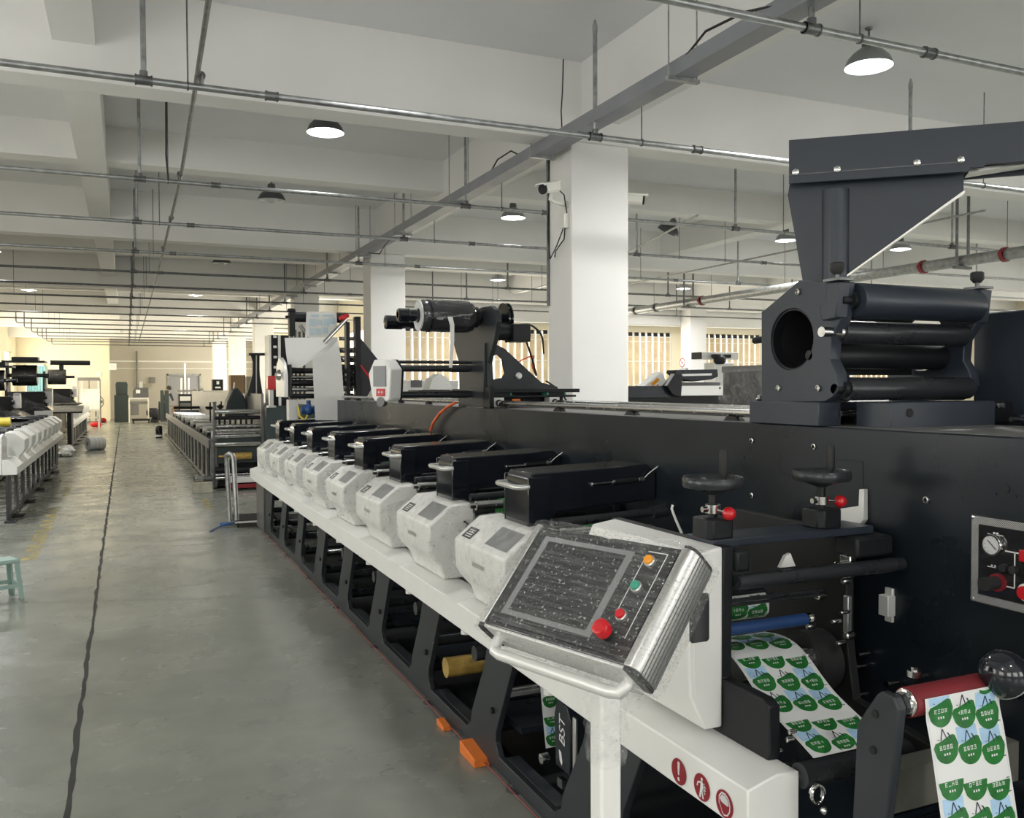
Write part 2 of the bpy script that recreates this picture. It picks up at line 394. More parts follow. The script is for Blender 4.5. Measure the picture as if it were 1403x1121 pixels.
# floor joints and worn paint lines
def joint(pts, wd, mt, name='floor_joint', jag=0.0):
    m = MB(); L = []
    for i in range(len(pts) - 1):
        a = Vector(pts[i]); b = Vector(pts[i + 1]); k = max(1, int((b - a).length / .12)) if jag else 1
        for j in range(k): L.append(a.lerp(b, j / k))
    L.append(Vector(pts[-1])); q = []
    for i, p in enumerate(L):
        t = (L[min(i + 1, len(L) - 1)] - L[max(i - 1, 0)]).normalized(); nrm = Vector((-t.y, t.x)); p = p + nrm * random.uniform(-jag, jag)
        w = wd * random.uniform(.6, 1.3) if jag else wd
        q.append((p - nrm * w, p + nrm * w))
    for i in range(len(q) - 1):
        (a, b), (c, d) = q[i], q[i + 1]
        m.add([(a.x, a.y, .0012), (b.x, b.y, .0012), (d.x, d.y, .0012), (c.x, c.y, .0012)], [(0, 1, 2, 3)])
    o = m.build(name, mt, None, recalc=False); o['kind'] = 'structure'; return o
joint([(-.21, -1), (-.227, 3.6), (-.24, 20), (-.25, 46)], .012, 'crack', jag=.006)
joint([(-4.7, 8.75), (-.235, 7.29), (1.4, 6.72)], .003, 'crack_light')
joint([(-4.7, 15.6), (-.235, 14.85), (1.2, 14.6)], .006, 'crack_light')
joint([(-4.7, 24.6), (-.235, 24.0), (1.2, 23.8)], .012, 'crack_light')
joint([(-4.7, 33.4), (-.235, 33.2), (1.2, 33.1)], .015, 'crack_light')
for a, b, wd in ((5.2, 7.0, .05), (9.3, 13.2, .065), (14.5, 16, .05)):
    joint([(-.9 + .005 * a, a), (-.93 + .003 * b, b)], wd, 'worn_yellow', 'floor_line')
joint([(1.0, 12.2), (1.0, 13.4)], .05, 'worn_yellow', 'floor_line')

# ---------------------------------------------------------------- lamps
PR = {}
def lamp(x, y, on, label, tilt=0.0, group=None, dark=False, k=None):
    key = (on, dark)
    if key not in PR:
        r = thing('dome_lamp', label, 'lamp', (0, 0, 4.3))
        s = MB(); s.lathe([(.200, 0), (.192, .025), (.168, .075), (.125, .12), (.08, .15), (.06, .165), (.055, .16), (.075, .145), (.120, .115), (.163, .072), (.187, .024), (.196, 0)], (0, 0, 4.3), n=32)
        s.build('lamp_shade', 'lamp_outer_dark' if dark else 'lamp_outer', r, sharp=60)
        s = MB(); s.lathe([(.195, .002), (.186, .022), (.162, .07), (.119, .113), (.074, .143), (.054, .158), (.053, .157), (.073, .141), (.118, .111), (.161, .068), (.185, .021), (.194, .002)], (0, 0, 4.3), n=32)
        s.build('reflector', 'lamp_inner', r, sharp=60)
        b = MB(); b.lathe([(.02, .10), (.10, .085), (.10, .05), (.105, .02), (.09, -.002), (.055, -.018), (.0, -.024)], (0, 0, 4.3), n=28); b.build('bulb', 'bulb_on' if on else 'bulb_off', r)
        c = MB(); c.lathe([(.055, .16), (.058, .2), (.05, .235), (.02, .25)], (0, 0, 4.3), n=16); c.build('socket', 'galv_dark', r)
        c = MB(); c.cyl((0, 0, 4.54), (0, 0, ZC - .014), .009, n=8); c.lathe([(.03, 0), (.035, .012)], (0, 0, ZC - .014), n=12); c.build('stem', 'galv_dark', r)
        PR[key] = r; r.location = (x, y, 4.3)
    else:
        r = copy_tree(PR[key]); r.location = (x, y, 4.3)
    r['label'] = label; r['group'] = group or 'dome lamps under the ceiling'
    r.rotation_euler = (tilt, tilt * .5, 0)
    if on:
        ld = bpy.data.lights.new('lamp_light', 'AREA'); ld.shape = 'DISK'; ld.size = .3; ld.energy = LAMP_W * (k or (2.3 if x > 5 else .7)); ld.color = (1.0, .99, .965); ld.spread = math.radians(150)
        lo = bpy.data.objects.new('lamp_light', ld); COL.objects.link(lo); lo.location = (x, y, 4.262)
    return r
LAMP_W = 46.0
lamp(5.82, 5.69, True, 'lit dome lamp on the ceiling by the nearest pipe, above the swing arm')
lamp(1.98, 9.41, True, 'lit dome lamp over the aisle, dark shade, hanging just behind the first pipe', dark=True, k=.10)
lamp(5.73, 12.98, True, 'brightly lit dome lamp just left of the column carrying the cameras')
lamp(1.97, 13.1, False, 'unlit grey dome lamp over the aisle, the larger one', dark=True)
lamp(1.95, 20.1, False, 'unlit dark dome lamp over the aisle, the smaller one further off', dark=True)
lamp(11.33, 13.06, True, 'lit dome lamp just left of the swing arm post')
lamp(14.2, 13.03, True, 'lit dome lamp showing under the sloping gusset of the swing arm')
lamp(8.69, 20.66, True, 'lit dome lamp between the two white columns, above the wrapped roll')
lamp(14.27, 20.6, True, 'small lit dome lamp above the slatted windows, right of the camera column')
lamp(1.91, 27.3, True, 'small flat looking lit lamp far down the aisle, right one of two')
lamp(-2.39, 27.5, True, 'small flat looking lit lamp far down the aisle at the left')
lamp(8.75, 13.1, False, 'unlit tilted dome lamp just right of the camera column', tilt=.5, dark=True)
lamp(18.6, 13.0, True, 'lit dome lamp at the right edge, beyond the red-clamped pipe')
lamp(1.97, 5.6, True, 'lit dome lamp over the near end of the aisle', k=.4)
for x, y in ((-2.4, 20.0), (-2.4, 13.0), (-2.4, 9.4), (1.95, 34.6), (9.6, 5.7), (14.2, 5.7), (1.9, -2.0), (-2.4, -2), (9.6, -2.0), (24, 13), (20, 20.6), (24, 5.7)):  # unseen ones are added for light, the left row for the left presses
    lamp(x, y, True, 'tiny lit dome lamp deepest down the aisle, beyond all the others' if y > 30 else 'added dome lamp out of view beside or behind the camera, for more light', k=1.5 if x < 0 and y > 0 else None)

# ---------------------------------------------------------------- sprinkler pipes across the hall
ZP = 3.67
def branch(y, x0, x1, hx, tx, rr, label, drop=False, zz=ZP):
    r = thing('sprinkler_pipe', label, 'pipe', (x0, y, zz), 'sprinkler pipes across the ceiling')
    p = MB()
    if drop: p.tube([(x0, y, 4.2), (x0, y, zz + .06), (x0 + .02, y, zz + .02), (x0 + .06, y, zz), (x1, y, zz)], rr, 10)
    else: p.cyl((x0, y, zz), (x1, y, zz), rr, n=12)
    p.build('pipe', 'galv_dark' if y > 16 else 'galv', r)  # darker metal far off: contrast against the bright end put into colour
    for x in hx:      # pipe drops from the slab, with a tee below
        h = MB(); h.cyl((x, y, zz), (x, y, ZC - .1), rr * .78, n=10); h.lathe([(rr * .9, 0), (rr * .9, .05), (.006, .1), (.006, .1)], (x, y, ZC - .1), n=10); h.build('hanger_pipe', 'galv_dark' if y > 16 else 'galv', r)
        t = MB(); t.cyl((x - .055, y, zz), (x + .055, y, zz), rr * 1.35, n=14); t.cyl((x, y, zz), (x, y, zz + .06), rr * 1.12, n=12)
        for s in (-.055, .045): t.cyl((x + s, y, zz), (x + s + .01, y, zz), rr * 1.55, n=14)
        t.build('tee', 'galv_dark', r)
    for x in ([.98 - .035 * (y - 6.46), 4.62, 9.9] if 5 < y < 22 else [4.62] if y < 5 else []):
        t = MB()
        t.cyl((x - .04, y, zz), (x + .04, y, zz), rr * 1.3, n=14)
        for s in (-.045, .035): t.cyl((x + s, y, zz), (x + s + .01, y, zz), rr * 1.5, n=14)
        t.build('coupling', 'galv_dark', r)
    for x in tx:
        h = MB(); h.cyl((x, y, zz + rr), (x, y, ZC), .0055, n=6); h.lathe([(rr * 1.3, 0), (rr * 1.3, .012)], (x - .006, y, zz), (1, 0, 0), 12); h.build('hanger_rod', 'galv_dark', r)
    return r
where = ['nearest the camera, crossing the top right corner', 'running in front of the first beam and the camera column', 'second pipe behind the first beam, above the unlit lamp',
         'passing just above the far lit lamps, third behind the first beam', 'fourth behind the first beam, level with the second column']
ORD = 'fifth sixth seventh eighth ninth tenth eleventh twelfth thirteenth fourteenth fifteenth sixteenth last'.split()
ypipes = [4.03, 6.46, 9.5, 11.95, 14.55, 17.06, 19.5, 22.0, 24.5, 27.0, 29.4, 31.6, 34.1, 36.6, 39.0, 41.2, 43.2, 46.3]
for i, y in enumerate(ypipes):
    far = y > 30; xl = -3.12 if far else XL + .03
    xr = (25.0 if y < 22.5 else 6.5) if i else 12.0
    rr = .024 if i < 2 else .021
    hx = [x for x in (.15 + .0008 * y, 3.6, 7.4, 11.4, 15.0) if x < xr] if i else [3.68]
    if i == 1: hx = [.141, 3.6, 7.16]
    tx = [x for x in (-2.2, .42, 4.05, 8.2, 9.1, 12.6) if x < xr] if i else [4.05, 7.5]
    if i > 8: hx = hx[:2]; tx = tx[:2]
    lab = 'galvanised sprinkler pipe ' + (where[i] if i < 5 else 'across the hall, %s in the row behind the camera column' % ORD[i - 5])
    branch(y, xl, xr, hx, tx, rr, lab, far)
# couplings on the nearest pipes
# thin main running down the aisle, above the branches
r = thing('main_pipe', 'thin galvanised pipe running lengthwise above the aisle, crossing every branch pipe', 'pipe', (.45, 2, 3.75))
p = MB(); p.tube([(.40, 1.5, 3.75), (.453, 5.2, 3.75), (.49, 6.8, 3.75), (.55, 9.8, 3.75), (.57, 15.3, 3.74), (.58, 24, 3.73), (.58, 44, 3.72)], .017, 8); p.build('pipe', 'galv_dark', r)
for y in (6.46, 9.5, 11.95, 14.55):
    p = MB(); p.lathe([(.026, -.03), (.03, -.03), (.03, .03), (.026, .03)], (.455 + .008 * y if y < 10 else .56, y + .02, 3.75), (0, 1, 0), 12); p.cyl((.47 + .006 * y, y, ZP), (.47 + .006 * y, y, 3.75), .015, n=8); p.build('clamp', 'galv_dark', r)
p = MB(); p.tube([(.42, 9.45, ZP), (.40, 9.4, 3.9), (.41, 9.42, ZC - .01)], .009, 6); p.build('cable', 'rubber', r)
# big main pipe on the right, with red clamps
r = thing('riser_main', 'thick pale grey pipe with red clamps running lengthwise at the right', 'pipe', (11.5, 8, 3.45))
p = MB(); p.cyl((11.5, 4, 3.45), (11.5, 22.4, 3.45), .085, n=20); p.build('pipe', 'galv', r)
for k, y in enumerate((8.7, 10.1, 12.7, 15.9, 17.7, 18.6)):
    p = MB(); p.lathe([(.088, -.03), (.105, -.03), (.105, .03), (.088, .03)], (11.5, y, 3.45), (0, 1, 0), 20)
    for s in (-1, 1): p.box(11.5 + s * .1 - .02, 11.5 + s * .1 + .02, y - .03, y + .03, 3.42, 3.48)
    p.build('clamp', 'red_dark' if k in (0, 1, 3) else 'galv_dark', r, label='red pipe clamp' if k in (0, 1, 3) else None)
for y in (9.4, 12.5, 16.4, 19.5):
    p = MB(); p.cyl((11.38, y, 3.4), (11.38, y, ZC), .022, n=8); p.cyl((11.62, y, 3.4), (11.62, y, ZC), .022, n=8); p.box(11.33, 11.67, y - .03, y + .03, 3.33, 3.37); p.build('hanger', 'galv_dark', r)
# slanted branch behind the column
r = thing('cross_main', 'thin grey pipe slanting across behind the camera column', 'pipe', (10, 13, 3.7))
p = MB(); p.tube([(6.8, 9.5, 3.8), (8.4, 15.5, 3.8), (8.4, 19, 3.8)], .016, 8); p.tube([(10.2, 8, 3.85), (10.2, 21, 3.85)], .016, 8); p.build('pipe', 'galv', r)

# ---------------------------------------------------------------- cable tray along the column line
r = thing('cable_tray', 'grey steel cable tray hung lengthwise beside the column, rising to the top edge', 'cable tray', (3.64, 2, 3.78))
p = MB(); p.prism([(3.58, 3.90), (3.58, 3.79), (3.74, 3.79), (3.74, 3.90), (3.732, 3.90), (3.732, 3.798), (3.588, 3.798), (3.588, 3.90)], 'y', 1.5, 34.0); p.build('trough', 'tray_grey', r)
for k in range(11):
    y = 5.3 + 2.3 * k
    p = MB(); p.box(3.53, 3.80, y - .02, y + .02, 3.765, 3.79)
    for x in (3.545, 3.785): p.cyl((x, y, 3.76), (x, y, ZC), .006, n=6)
    p.build('hanger', 'galv', r)
p = MB()
for k in range(5):
    x = 3.6 + .025 * k
    p.tube([(x + .01 * math.sin(y * 1.7 + k), y, 3.81 + .012 * math.sin(y * 2 + k)) for y in [1.6 + .5 * j for j in range(52)]], .008, 6)
p.tube([(3.60, 4.1, 3.84), (3.57, 4.5, 3.93), (3.57, 4.9, 3.96), (3.6, 5.3, 3.84)], .009, 6)
p.tube([(3.62, 7.1, 3.84), (3.66, 7.2, 4.1), (3.7, 7.25, 4.3), (3.72, 7.27, 4.6)], .006, 6)
p.tube([(3.62, 7.9, 3.84), (3.6, 8.2, 3.98), (3.62, 8.6, 3.99), (3.64, 9.0, 3.84)], .008, 6)
p.tube([(3.62, 12.3, 3.84), (3.6, 12.9, 3.74), (3.7, 13.6, 3.70), (3.66, 14.2, 3.8)], .008, 6)
p.build('cable', 'rubber', r)

# ---------------------------------------------------------------- security cameras on the column
def cctv(c, d, label, box=True):
    r = thing('security_camera', label, 'camera', c, 'security cameras on the column')
    c = Vector(c); d = Vector(d).normalized(); s = d.cross(Vector((0, 0, 1))).normalized(); u = s.cross(d)
    M = Matrix((s, d, u)).transposed().to_4x4(); M.translation = c
    b = MB(); b.M = M
    b.prism([(-.045, -.03), (-.03, -.045), (.03, -.045), (.045, -.03), (.045, .03), (.03, .045), (-.03, .045), (-.045, .03)], 'y', -.11, .11)
    b.build('housing', 'cctv_white', r)
    b = MB(); b.M = M; b.prism([(-.052, .03), (-.052, .045), (-.036, .054), (.036, .054), (.052, .045), (.052, .03), (.047, .03), (.047, .043), (-.047, .043), (-.047, .03)], 'y', -.115, .16); b.build('sunshield', 'cctv_white', r)
    b = MB(); b.M = M; b.lathe([(.044, .108), (.046, .128), (.040, .130), (.030, .124)], (0, 0, -.002), (0, 1, 0), 20); b.build('lens', 'deep_black', r)
    return r
r = cctv((3.585, 7.28, 3.42), (-1, -.55, -.33), 'white bullet camera with hood, on the left edge of the near column')
b = MB(); b.tube([(3.60, 7.29, 3.37), (3.60, 7.31, 3.32), (3.66, 7.36, 3.31), (3.862, 7.50, 3.32)], .016, 8); b.lathe([(.045, 0), (.045, .02)], (3.866, 7.5, 3.32), (-1, 0, 0), 14); b.build('bracket', 'cctv_white', r)
b = MB(); b.box(3.81, 3.862, 7.44, 7.52, 3.10, 3.23); b.build('junction_box', 'cctv_white', r)
b = MB(); b.tube([(3.66, 7.3, 3.43), (3.8, 7.42, 3.40), (3.85, 7.46, 3.24)], .006, 6); b.tube([(3.84, 7.48, 3.10), (3.84, 7.5, 3.0), (3.80, 7.6, 2.9), (3.84, 7.7, 2.86)], .006, 6)
b.tube([(3.84, 7.52, 3.10), (3.82, 7.62, 2.95), (3.80, 7.72, 2.84), (3.84, 7.85, 3.1), (3.855, 7.87, 3.5), (3.85, 7.86, 3.9)], .006, 6); b.tube([(3.86, 7.86, 3.9), (3.855, 7.865, 3.3), (3.86, 7.87, 2.95)], .012, 6); b.build('cable', 'rubber', r)
r = cctv((4.66, 7.62, 3.47), (1, -.6, -.12), 'dark faced bullet camera peeping out behind the right edge of the column')
b = MB(); b.tube([(4.62, 7.65, 3.42), (4.55, 7.68, 3.36), (4.49, 7.7, 3.36)], .015, 8); b.build('bracket', 'cctv_white', r)
# conduit down the column side
m = MB(); m.cyl((3.85, 7.87, 2.4), (3.85, 7.87, 4.0), .014, n=8); o = m.build('conduit', 'galv_dark'); recenter(o); tag(o, 'thin conduit running down the left face of the near column', 'pipe')
# ================================================================= THE NEAR LABEL PRESS
XF, XP, PITCH = 1.30, 2.05, .88
press = thing('label_press', 'long black label printing press with white front rail, nearest on the right', 'printing press', (1.7, 5.8, 0))
# -- front rail with bevelled top
m = MB(); m.prism([(1.30, .56), (1.30, .665), (1.387, .688), (1.452, .684), (1.452, .56)], 'y', 1.62, 10.5)
m.build('front_rail', 'white_coat', press, .004)
for k in range(8):
    y = 2.68 + PITCH * k; m = MB(); m.prism([(1.2995, .655), (1.2985, .666), (1.387, .6895), (1.387, .682)], 'y', y, y + .16); m.build('rail_joint_plate', 'white_plastic', press, .001)
m = MB(); m.prism([(10.3, .69), (10.5, .69), (10.5, .80), (10.44, .87), (10.36, .88), (10.3, .84)], 'x', 1.385, 1.44); m.build('end_fin', 'white_coat', press, .004)
m = MB(); m.box(1.36, 1.46, 9.85, 10.42, .02, .56); m.build('end_panel', 'grey_metal', press, .004)
# -- base side plate with the slanted window cut-outs
wins = []
for k in range(-1, 7):
    o = PITCH * k
    W = [(4.0 + o, .535), (4.063 + o, .42), (4.195 + o, .175), (4.2 + o, .13), (4.165 + o, .085), (3.66 + o, .085), (3.605 + o, .12), (3.59 + o, .175), (3.44 + o, .42), (3.40 + o, .535)]
    wins.append(W)
wins.append([(2.18, .535), (2.3, .3), (2.32, .13), (2.28, .085), (1.78, .085), (1.72, .13), (1.72, .535)])
m = MB(); m.prism([(1.62, .022), (9.98, .022), (9.98, .56), (1.62, .56)], 'x', 1.375, 1.402, holes=wins)
m.build('base_frame', 'frame_grey', press, .003)
for W in wins: m = MB(); m.box(1.402, 1.46, W[5][0] + .03, W[3][0] - .05, .06, .085); m.build('frame_lip', 'frame_grey', press, .002)
m = MB(); m.tube([(1.362, 1.4, .018), (1.362, 4.5, .018), (1.364, 10.0, .018)], .0032, 6); m.build('edge_cable', 'red_dark', press, label='thin red cable along the foot of the frame')
for k in range(8):
    y = 2.1 + 1.06 * k; m = MB(); m.cyl((1.40, y, 0), (1.40, y, .03), .045, .03, 14); m.build('levelling_foot', 'rubber', press)
m = MB()
for k in range(8):
    y = 3.80 + PITCH * (k - 1); m.cyl((1.43, y, .545), (1.43, y, .475), .02, n=12); m.cyl((1.43, y, .475), (1.43, y, .455), .024, n=12)
    o = m.build('air_valve', 'white_plastic', press); m = MB()
for k in range(9):
    y = 3.3 + PITCH * (k - 1)
    m = MB(); m.cyl((1.40, y + .92, .26), (1.376 - .012, y + .92, .26), .014, n=10); m.build('bolt', 'black_matt', press)
# -- inside of the base: cross bars, rollers and dark trays
m = MB(); m.box(1.46, 2.05, 1.65, 9.9, .03, .06); m.build('floor_pan', 'black_matt', press)
for k in range(8):
    y = 3.05 + PITCH * k
    m = MB(); m.cyl((1.40, y + .33, .30), (2.04, y + .33, .30), .028, n=14); m.build('guide_roller', 'steel' if k in (0, 4) else 'roller_black', press)
    m = MB(); m.box(1.44, 2.03, y + .15, y + .5, .20, .225); m.build('drip_tray', 'black_panel', press)
    m = MB(); m.cyl((1.42, y + .62, .40), (2.04, y + .62, .40), .035, n=14); m.build('guide_roller', 'roller_black', press)
    m = MB(); m.cyl((1.44, y + .40, .15), (1.62, y + .40, .15), .03, n=12); m.cyl((1.62, y + .40, .15), (1.7, y + .40, .15), .045, n=14); m.build('pump', 'black_matt', press)
m = MB(); m.cyl((1.405, 4.02, .235), (1.98, 4.02, .235), .048, n=24); m.build('wrapped_roller', 'gold_film', press, label='roller wrapped in yellow film')
# -- back panel, body and top
m = MB(); m.box(2.05, 2.085, .9, 10.4, .03, 1.466); m.build('back_panel', 'black_panel', press, .003)
m = MB(); m.box(2.085, 2.62, .9, 10.4, .03, 1.455); m.build('body', 'black_matt', press)
m = MB(); m.box(2.087, 2.62, .9, 10.4, 1.455, 1.467); m.build('top_ledge', 'grey_plate', press, .002)
for px, py in ((1031, 604), (1116, 612), (1031, 679), (1270, 685)):
    c = atX(px, py, 2.05); m = MB(); m.lathe([(.010, 0), (.010, .006), (.006, .007), (.005, .003)], c, (-1, 0, 0), 12); m.build('bolt', 'steel', press)
for px, py, rr in ((1019, 627, .007), (1378, 670, .012), (1364, 677, .004), (1391, 680, .004)):
    c = atX(px, py, 2.05); m = MB(); m.cyl(c, c - Vector((.002, 0, 0)), rr, n=12); m.build('screw_hole', 'deep_black', press)
# access plate lines by the hand wheel
m = MB()
A = [atX(*q, 2.0495) for q in ((1140, 629), (1182, 633), (1183, 672))]
m.tube(A, .0012, 5); m.build('panel_seam', 'deep_black', press)
c = [atX(*q, 2.045) for q in ((1182, 670), (1188, 670), (1188, 712), (1183, 719), (1176, 722), (1172, 726), (1154, 727), (1154, 697), (1181, 693))]
m = MB(); m.prism([(p.y, p.z) for p in c], 'x', 2.03, 2.049); m.build('guide_bracket', 'alu_white', press, .002, label='white L-shaped bracket')
c = atX(1217, 829, 2.04); m = MB(); m.box(2.02, 2.05, c.y - .018, c.y + .018, c.z - .03, c.z + .03); m.box(2.04, 2.05, c.y - .014, c.y + .014, c.z - .05, c.z + .05); m.build('door_sensor', 'alu_white', press, .002, label='small white sensor block')
# far stretch of the panel carries hose and marks
m = MB(); P = [atX(*q, 2.02) for q in ((590, 590), (593, 580), (603, 566), (614, 557), (624, 552))]; m.tube(P, .010, 8); m.build('air_hose', 'hose_orange', press, label='orange air hose curving over the panel')
m = MB(); m.tube([(1.73, 2.5, 1.06), (1.725, 2.5, 1.10), (1.70, 2.5, 1.15), (1.685, 2.5, 1.185), (1.69, 2.5, 1.197)], .0045, 6); m.build('loose_cable', 'white_plastic', press, label='loose white cable end')
# -- the eight print units
for k in range(8):
    y = 3.14 + PITCH * k
    m = MB()
    m.prism([(1.45, 1.035), (1.45, 1.212), (1.456, 1.232), (1.472, 1.255), (2.0, 1.272), (2.045, 1.235), (2.045, 1.12), (1.585, 1.095), (1.545, 1.055), (1.535, 1.035)], 'y', y + .012, y + .238)
    cov = m.build('unit_cover', 'black_gloss', press, .006)
    m = MB(); m.box(1.448, 1.54, y + .004, y + .012, 1.045, 1.24); m.build('cover_cheek', 'black_gloss', cov, .003); m = MB(); m.box(1.448, 1.54, y + .238, y + .246, 1.045, 1.24); m.build('cover_cheek', 'black_gloss', cov, .003)
    m = MB(); hy0, hy1 = y + .005, y + .222
    m.tube([(1.452, hy0, 1.203), (1.415, hy0, 1.203), (1.404, hy0 + .012, 1.203), (1.40, hy0 + .03, 1.203), (1.40, hy1 - .03, 1.203), (1.404, hy1 - .012, 1.203), (1.415, hy1, 1.203), (1.452, hy1, 1.203)], .0105, 10)
    m.build('handle', 'alu', cov, label='silver grab handle')
    m = MB(); m.cyl((1.735, y + .004, 1.200), (1.83, y + .004, 1.204), .005, n=8); m.cyl((1.83, y + .004, 1.204), (1.955, y + .004, 1.210), .010, n=10)
    m.cyl((1.955, y + .004, 1.209), (1.98, y + .004, 1.211), .012, n=10); m.sphere((1.735, y + .005, 1.2), .010, 8); m.tube([(1.975, y, 1.212), (2.0, y - .004, 1.235), (2.04, y - .01, 1.262)], .0025, 5)
    gs = m.build('gas_strut', 'steel', cov)
    m = MB(); m.cyl((1.84, y + .004, 1.2046), (1.95, y + .004, 1.2099), .0115, n=10); m.build('strut_body', 'black_matt', cov)
    # frame cheek and inking cylinders under the cover
    m = MB(); m.prism([(y - .12, .70), (y + .5, .70), (y + .5, .93), (y + .30, 1.03), (y + .02, 1.03), (y - .05, .95), (y - .12, .93)], 'x', 1.475, 1.50); m.build('unit_cheek', 'black_matt', press, .004)
    m = MB(); m.cyl((1.50, y + .31, 1.045), (2.04, y + .31, 1.045), .022, n=14); m.cyl((2.0, y + .31, 1.045), (2.03, y + .31, 1.045), .034, n=14); m.build('ink_roller', 'roller_black', press)
    m = MB(); m.cyl((1.50, y - .10, 1.072), (1.98, y - .10, 1.088), .017, n=14); m.cyl((1.95, y - .10, 1.085), (2.02, y - .10, 1.09), .027, n=16); m.build('pressure_bar', 'roller_black', press)
    m = MB(); m.cyl((1.49, y - .20, 1.045), (1.62, y - .20, 1.045), .022, n=14); m.cyl((1.46, y - .20, 1.045), (1.49, y - .20, 1.045), .013, n=10); m.build('plate_cylinder_end', 'steel', press)
    m = MB(); m.lathe([(.045, 0), (.047, .01), (.047, .2), (.045, .21)], (1.62, y - .16, 1.02), (1, 0, 0), 20); m.build('plate_sleeve', 'label_green', press, label='green printing sleeve')
    m = MB(); m.lathe([(.048, 0), (.048, .014)], (1.67, y - .16, 1.02), (1, 0, 0), 20); m.lathe([(.048, 0), (.048, .014)], (1.73, y - .16, 1.02), (1, 0, 0), 20); m.build('sleeve_band', 'web_white', press)
    m = MB(); m.cyl((1.50, y - .06, .985), (1.98, y - .06, .985), .046, n=18); m.build('plate_cylinder', 'roller_black', press)
    m = MB(); m.cyl((1.49, y + .12, .95), (2.0, y + .12, .95), .05, n=18); m.build('impression_cylinder', 'chrome', press)
    m = MB(); m.box(1.505, 1.56, y - .14, y - .11, .955, 1.0); m.cyl((1.47, y + .29, .99), (1.52, y + .29, .99), .018, n=12); m.sphere((1.462, y + .345, .965), .013, 10); m.build('lock_knob', 'chrome', press)
    m = MB(); m.tube([(1.47, y - .12, .93), (1.46, y - .17, .95), (1.465, y - .2, .92), (1.47, y - .22, .86)], .006, 6); m.tube([(1.47, y - .09, .94), (1.455, y - .14, .965), (1.46, y - .19, .955)], .004, 6); m.build('air_tube', 'rubber', press)
# web strips glimpsed between the units
# -- control boxes on the rail, wrapped in film
def control_box(y, parent, sgn=1, xo=0.0, dy=.54, simple=False):
    """y: the end nearest the camera; profile leans over the rail"""
    prof = [(1.28, .952), (1.395, 1.042), (1.50, 1.048), (1.505, .985), (1.50, .88), (1.47, .69), (1.365, .69), (1.345, .75), (1.30, .80), (1.283, .835)]
    if sgn < 0: prof = [(xo - (p[0] - 1.30), p[1]) for p in prof]
    X = (lambda x: x) if sgn > 0 else (lambda x: xo - (x - 1.30))
    m = MB(); n = len(prof)
    # ends taper in towards the foot
    def ends(yy, s): return [(px, yy + s * max(0.0, (.875 - pz)) * .20, pz) for px, pz in prof]
    a = ends(y, 1); b = ends(y + dy, -1)
    m.ring([a, b]); o = m.build('control_box', 'white_plastic', parent, .008)
    if simple: return o
    s = (1.042 - .952) / (1.395 - 1.28)
    def top(x, off=.0012): return .952 + (x - 1.28) * s + off
    m = MB()
    y0, y1 = y + .035, y + .255
    m.add([(1.305, y0, top(1.305)), (1.385, y0, top(1.385)), (1.385, y1, top(1.385)), (1.305, y1, top(1.305))], [(0, 1, 2, 3)])
    m.build('screen', 'screen_light', o, recalc=False)
    m = MB(); m.add([(1.298, y + .40, top(1.298)), (1.345, y + .40, top(1.345)), (1.345, y + .50, top(1.345)), (1.298, y + .50, top(1.298))], [(0, 1, 2, 3)], 0)
    for q in range(4): m.add([(1.304 + .009 * q, y + .415 + .01 * (q % 2), top(1.304 + .009 * q, .0022)), (1.308 + .009 * q, y + .415, top(1.308 + .009 * q, .0022)), (1.308 + .009 * q, y + .47 + .012 * (q % 2), top(1.308 + .009 * q, .0022)), (1.304 + .009 * q, y + .48, top(1.304 + .009 * q, .0022))], [(0, 1, 2, 3)], 1)
    m.build('badge', ['screen', 'line_white'], o, recalc=False)
    m = MB(); t = (.90 - .815) / (.952 - .815); xq = lambda z: 1.2795
    m.add([(xq(.872), y + .20, .872), (xq(.89), y + .20, .89), (xq(.89), y + .33, .89), (xq(.872), y + .33, .872)], [(0, 1, 2, 3)]); m.build('name_plate', 'alu', o, recalc=False)
    # film
    m = MB(); L = []
    cx, cz = 1.39, .90
    NY = 9
    for j in range(NY):
        f = j / (NY - 1); yy = y - .006 + (dy + .012) * f; ring = []
        for px, pz in prof:
            tp = max(0.0, (.875 - pz)) * .17 * (1 if f < .5 else -1) * (1 if j in (0, NY - 1) else .75)
            g = 1.03 + .03 * random.random() if pz > .8 else 1.05 + .15 * random.random()
            ring.append((cx + (px - cx) * g, yy + tp + random.uniform(-.008, .008), cz + (pz - cz) * (1.02 if pz > .8 else .98)))
        L.append(ring)
    m.ring(L); m.build('plastic_wrap', 'film_box', o, sharp=25, label='crinkled clear wrap')
    return o
for k in range(8): control_box(3.0 + .883 * k, press)
# -- loose film lying on the rail
m = MB()
for k, (y, w) in enumerate(((5.75, .35), (7.0, .28))):
    g = [[(1.33 + .12 * i / 6 + random.uniform(-.012, .012), y + w * j / 8 + random.uniform(-.02, .02), .70 + .05 * math.sin(j * 1.3 + i) ** 2 + random.uniform(0, .025)) for j in range(9)] for i in range(7)]
    k0 = len(m.v)
    m.add([p for r_ in g for p in r_], [(i * 9 + j, i * 9 + j + 1, (i + 1) * 9 + j + 1, (i + 1) * 9 + j) for i in range(6) for j in range(8)])
o = m.build('plastic_film', 'film_loose', None, recalc=False); recenter(o); tag(o, 'scraps of loose clear film lying on the white rail between the wrapped boxes', 'plastic film')
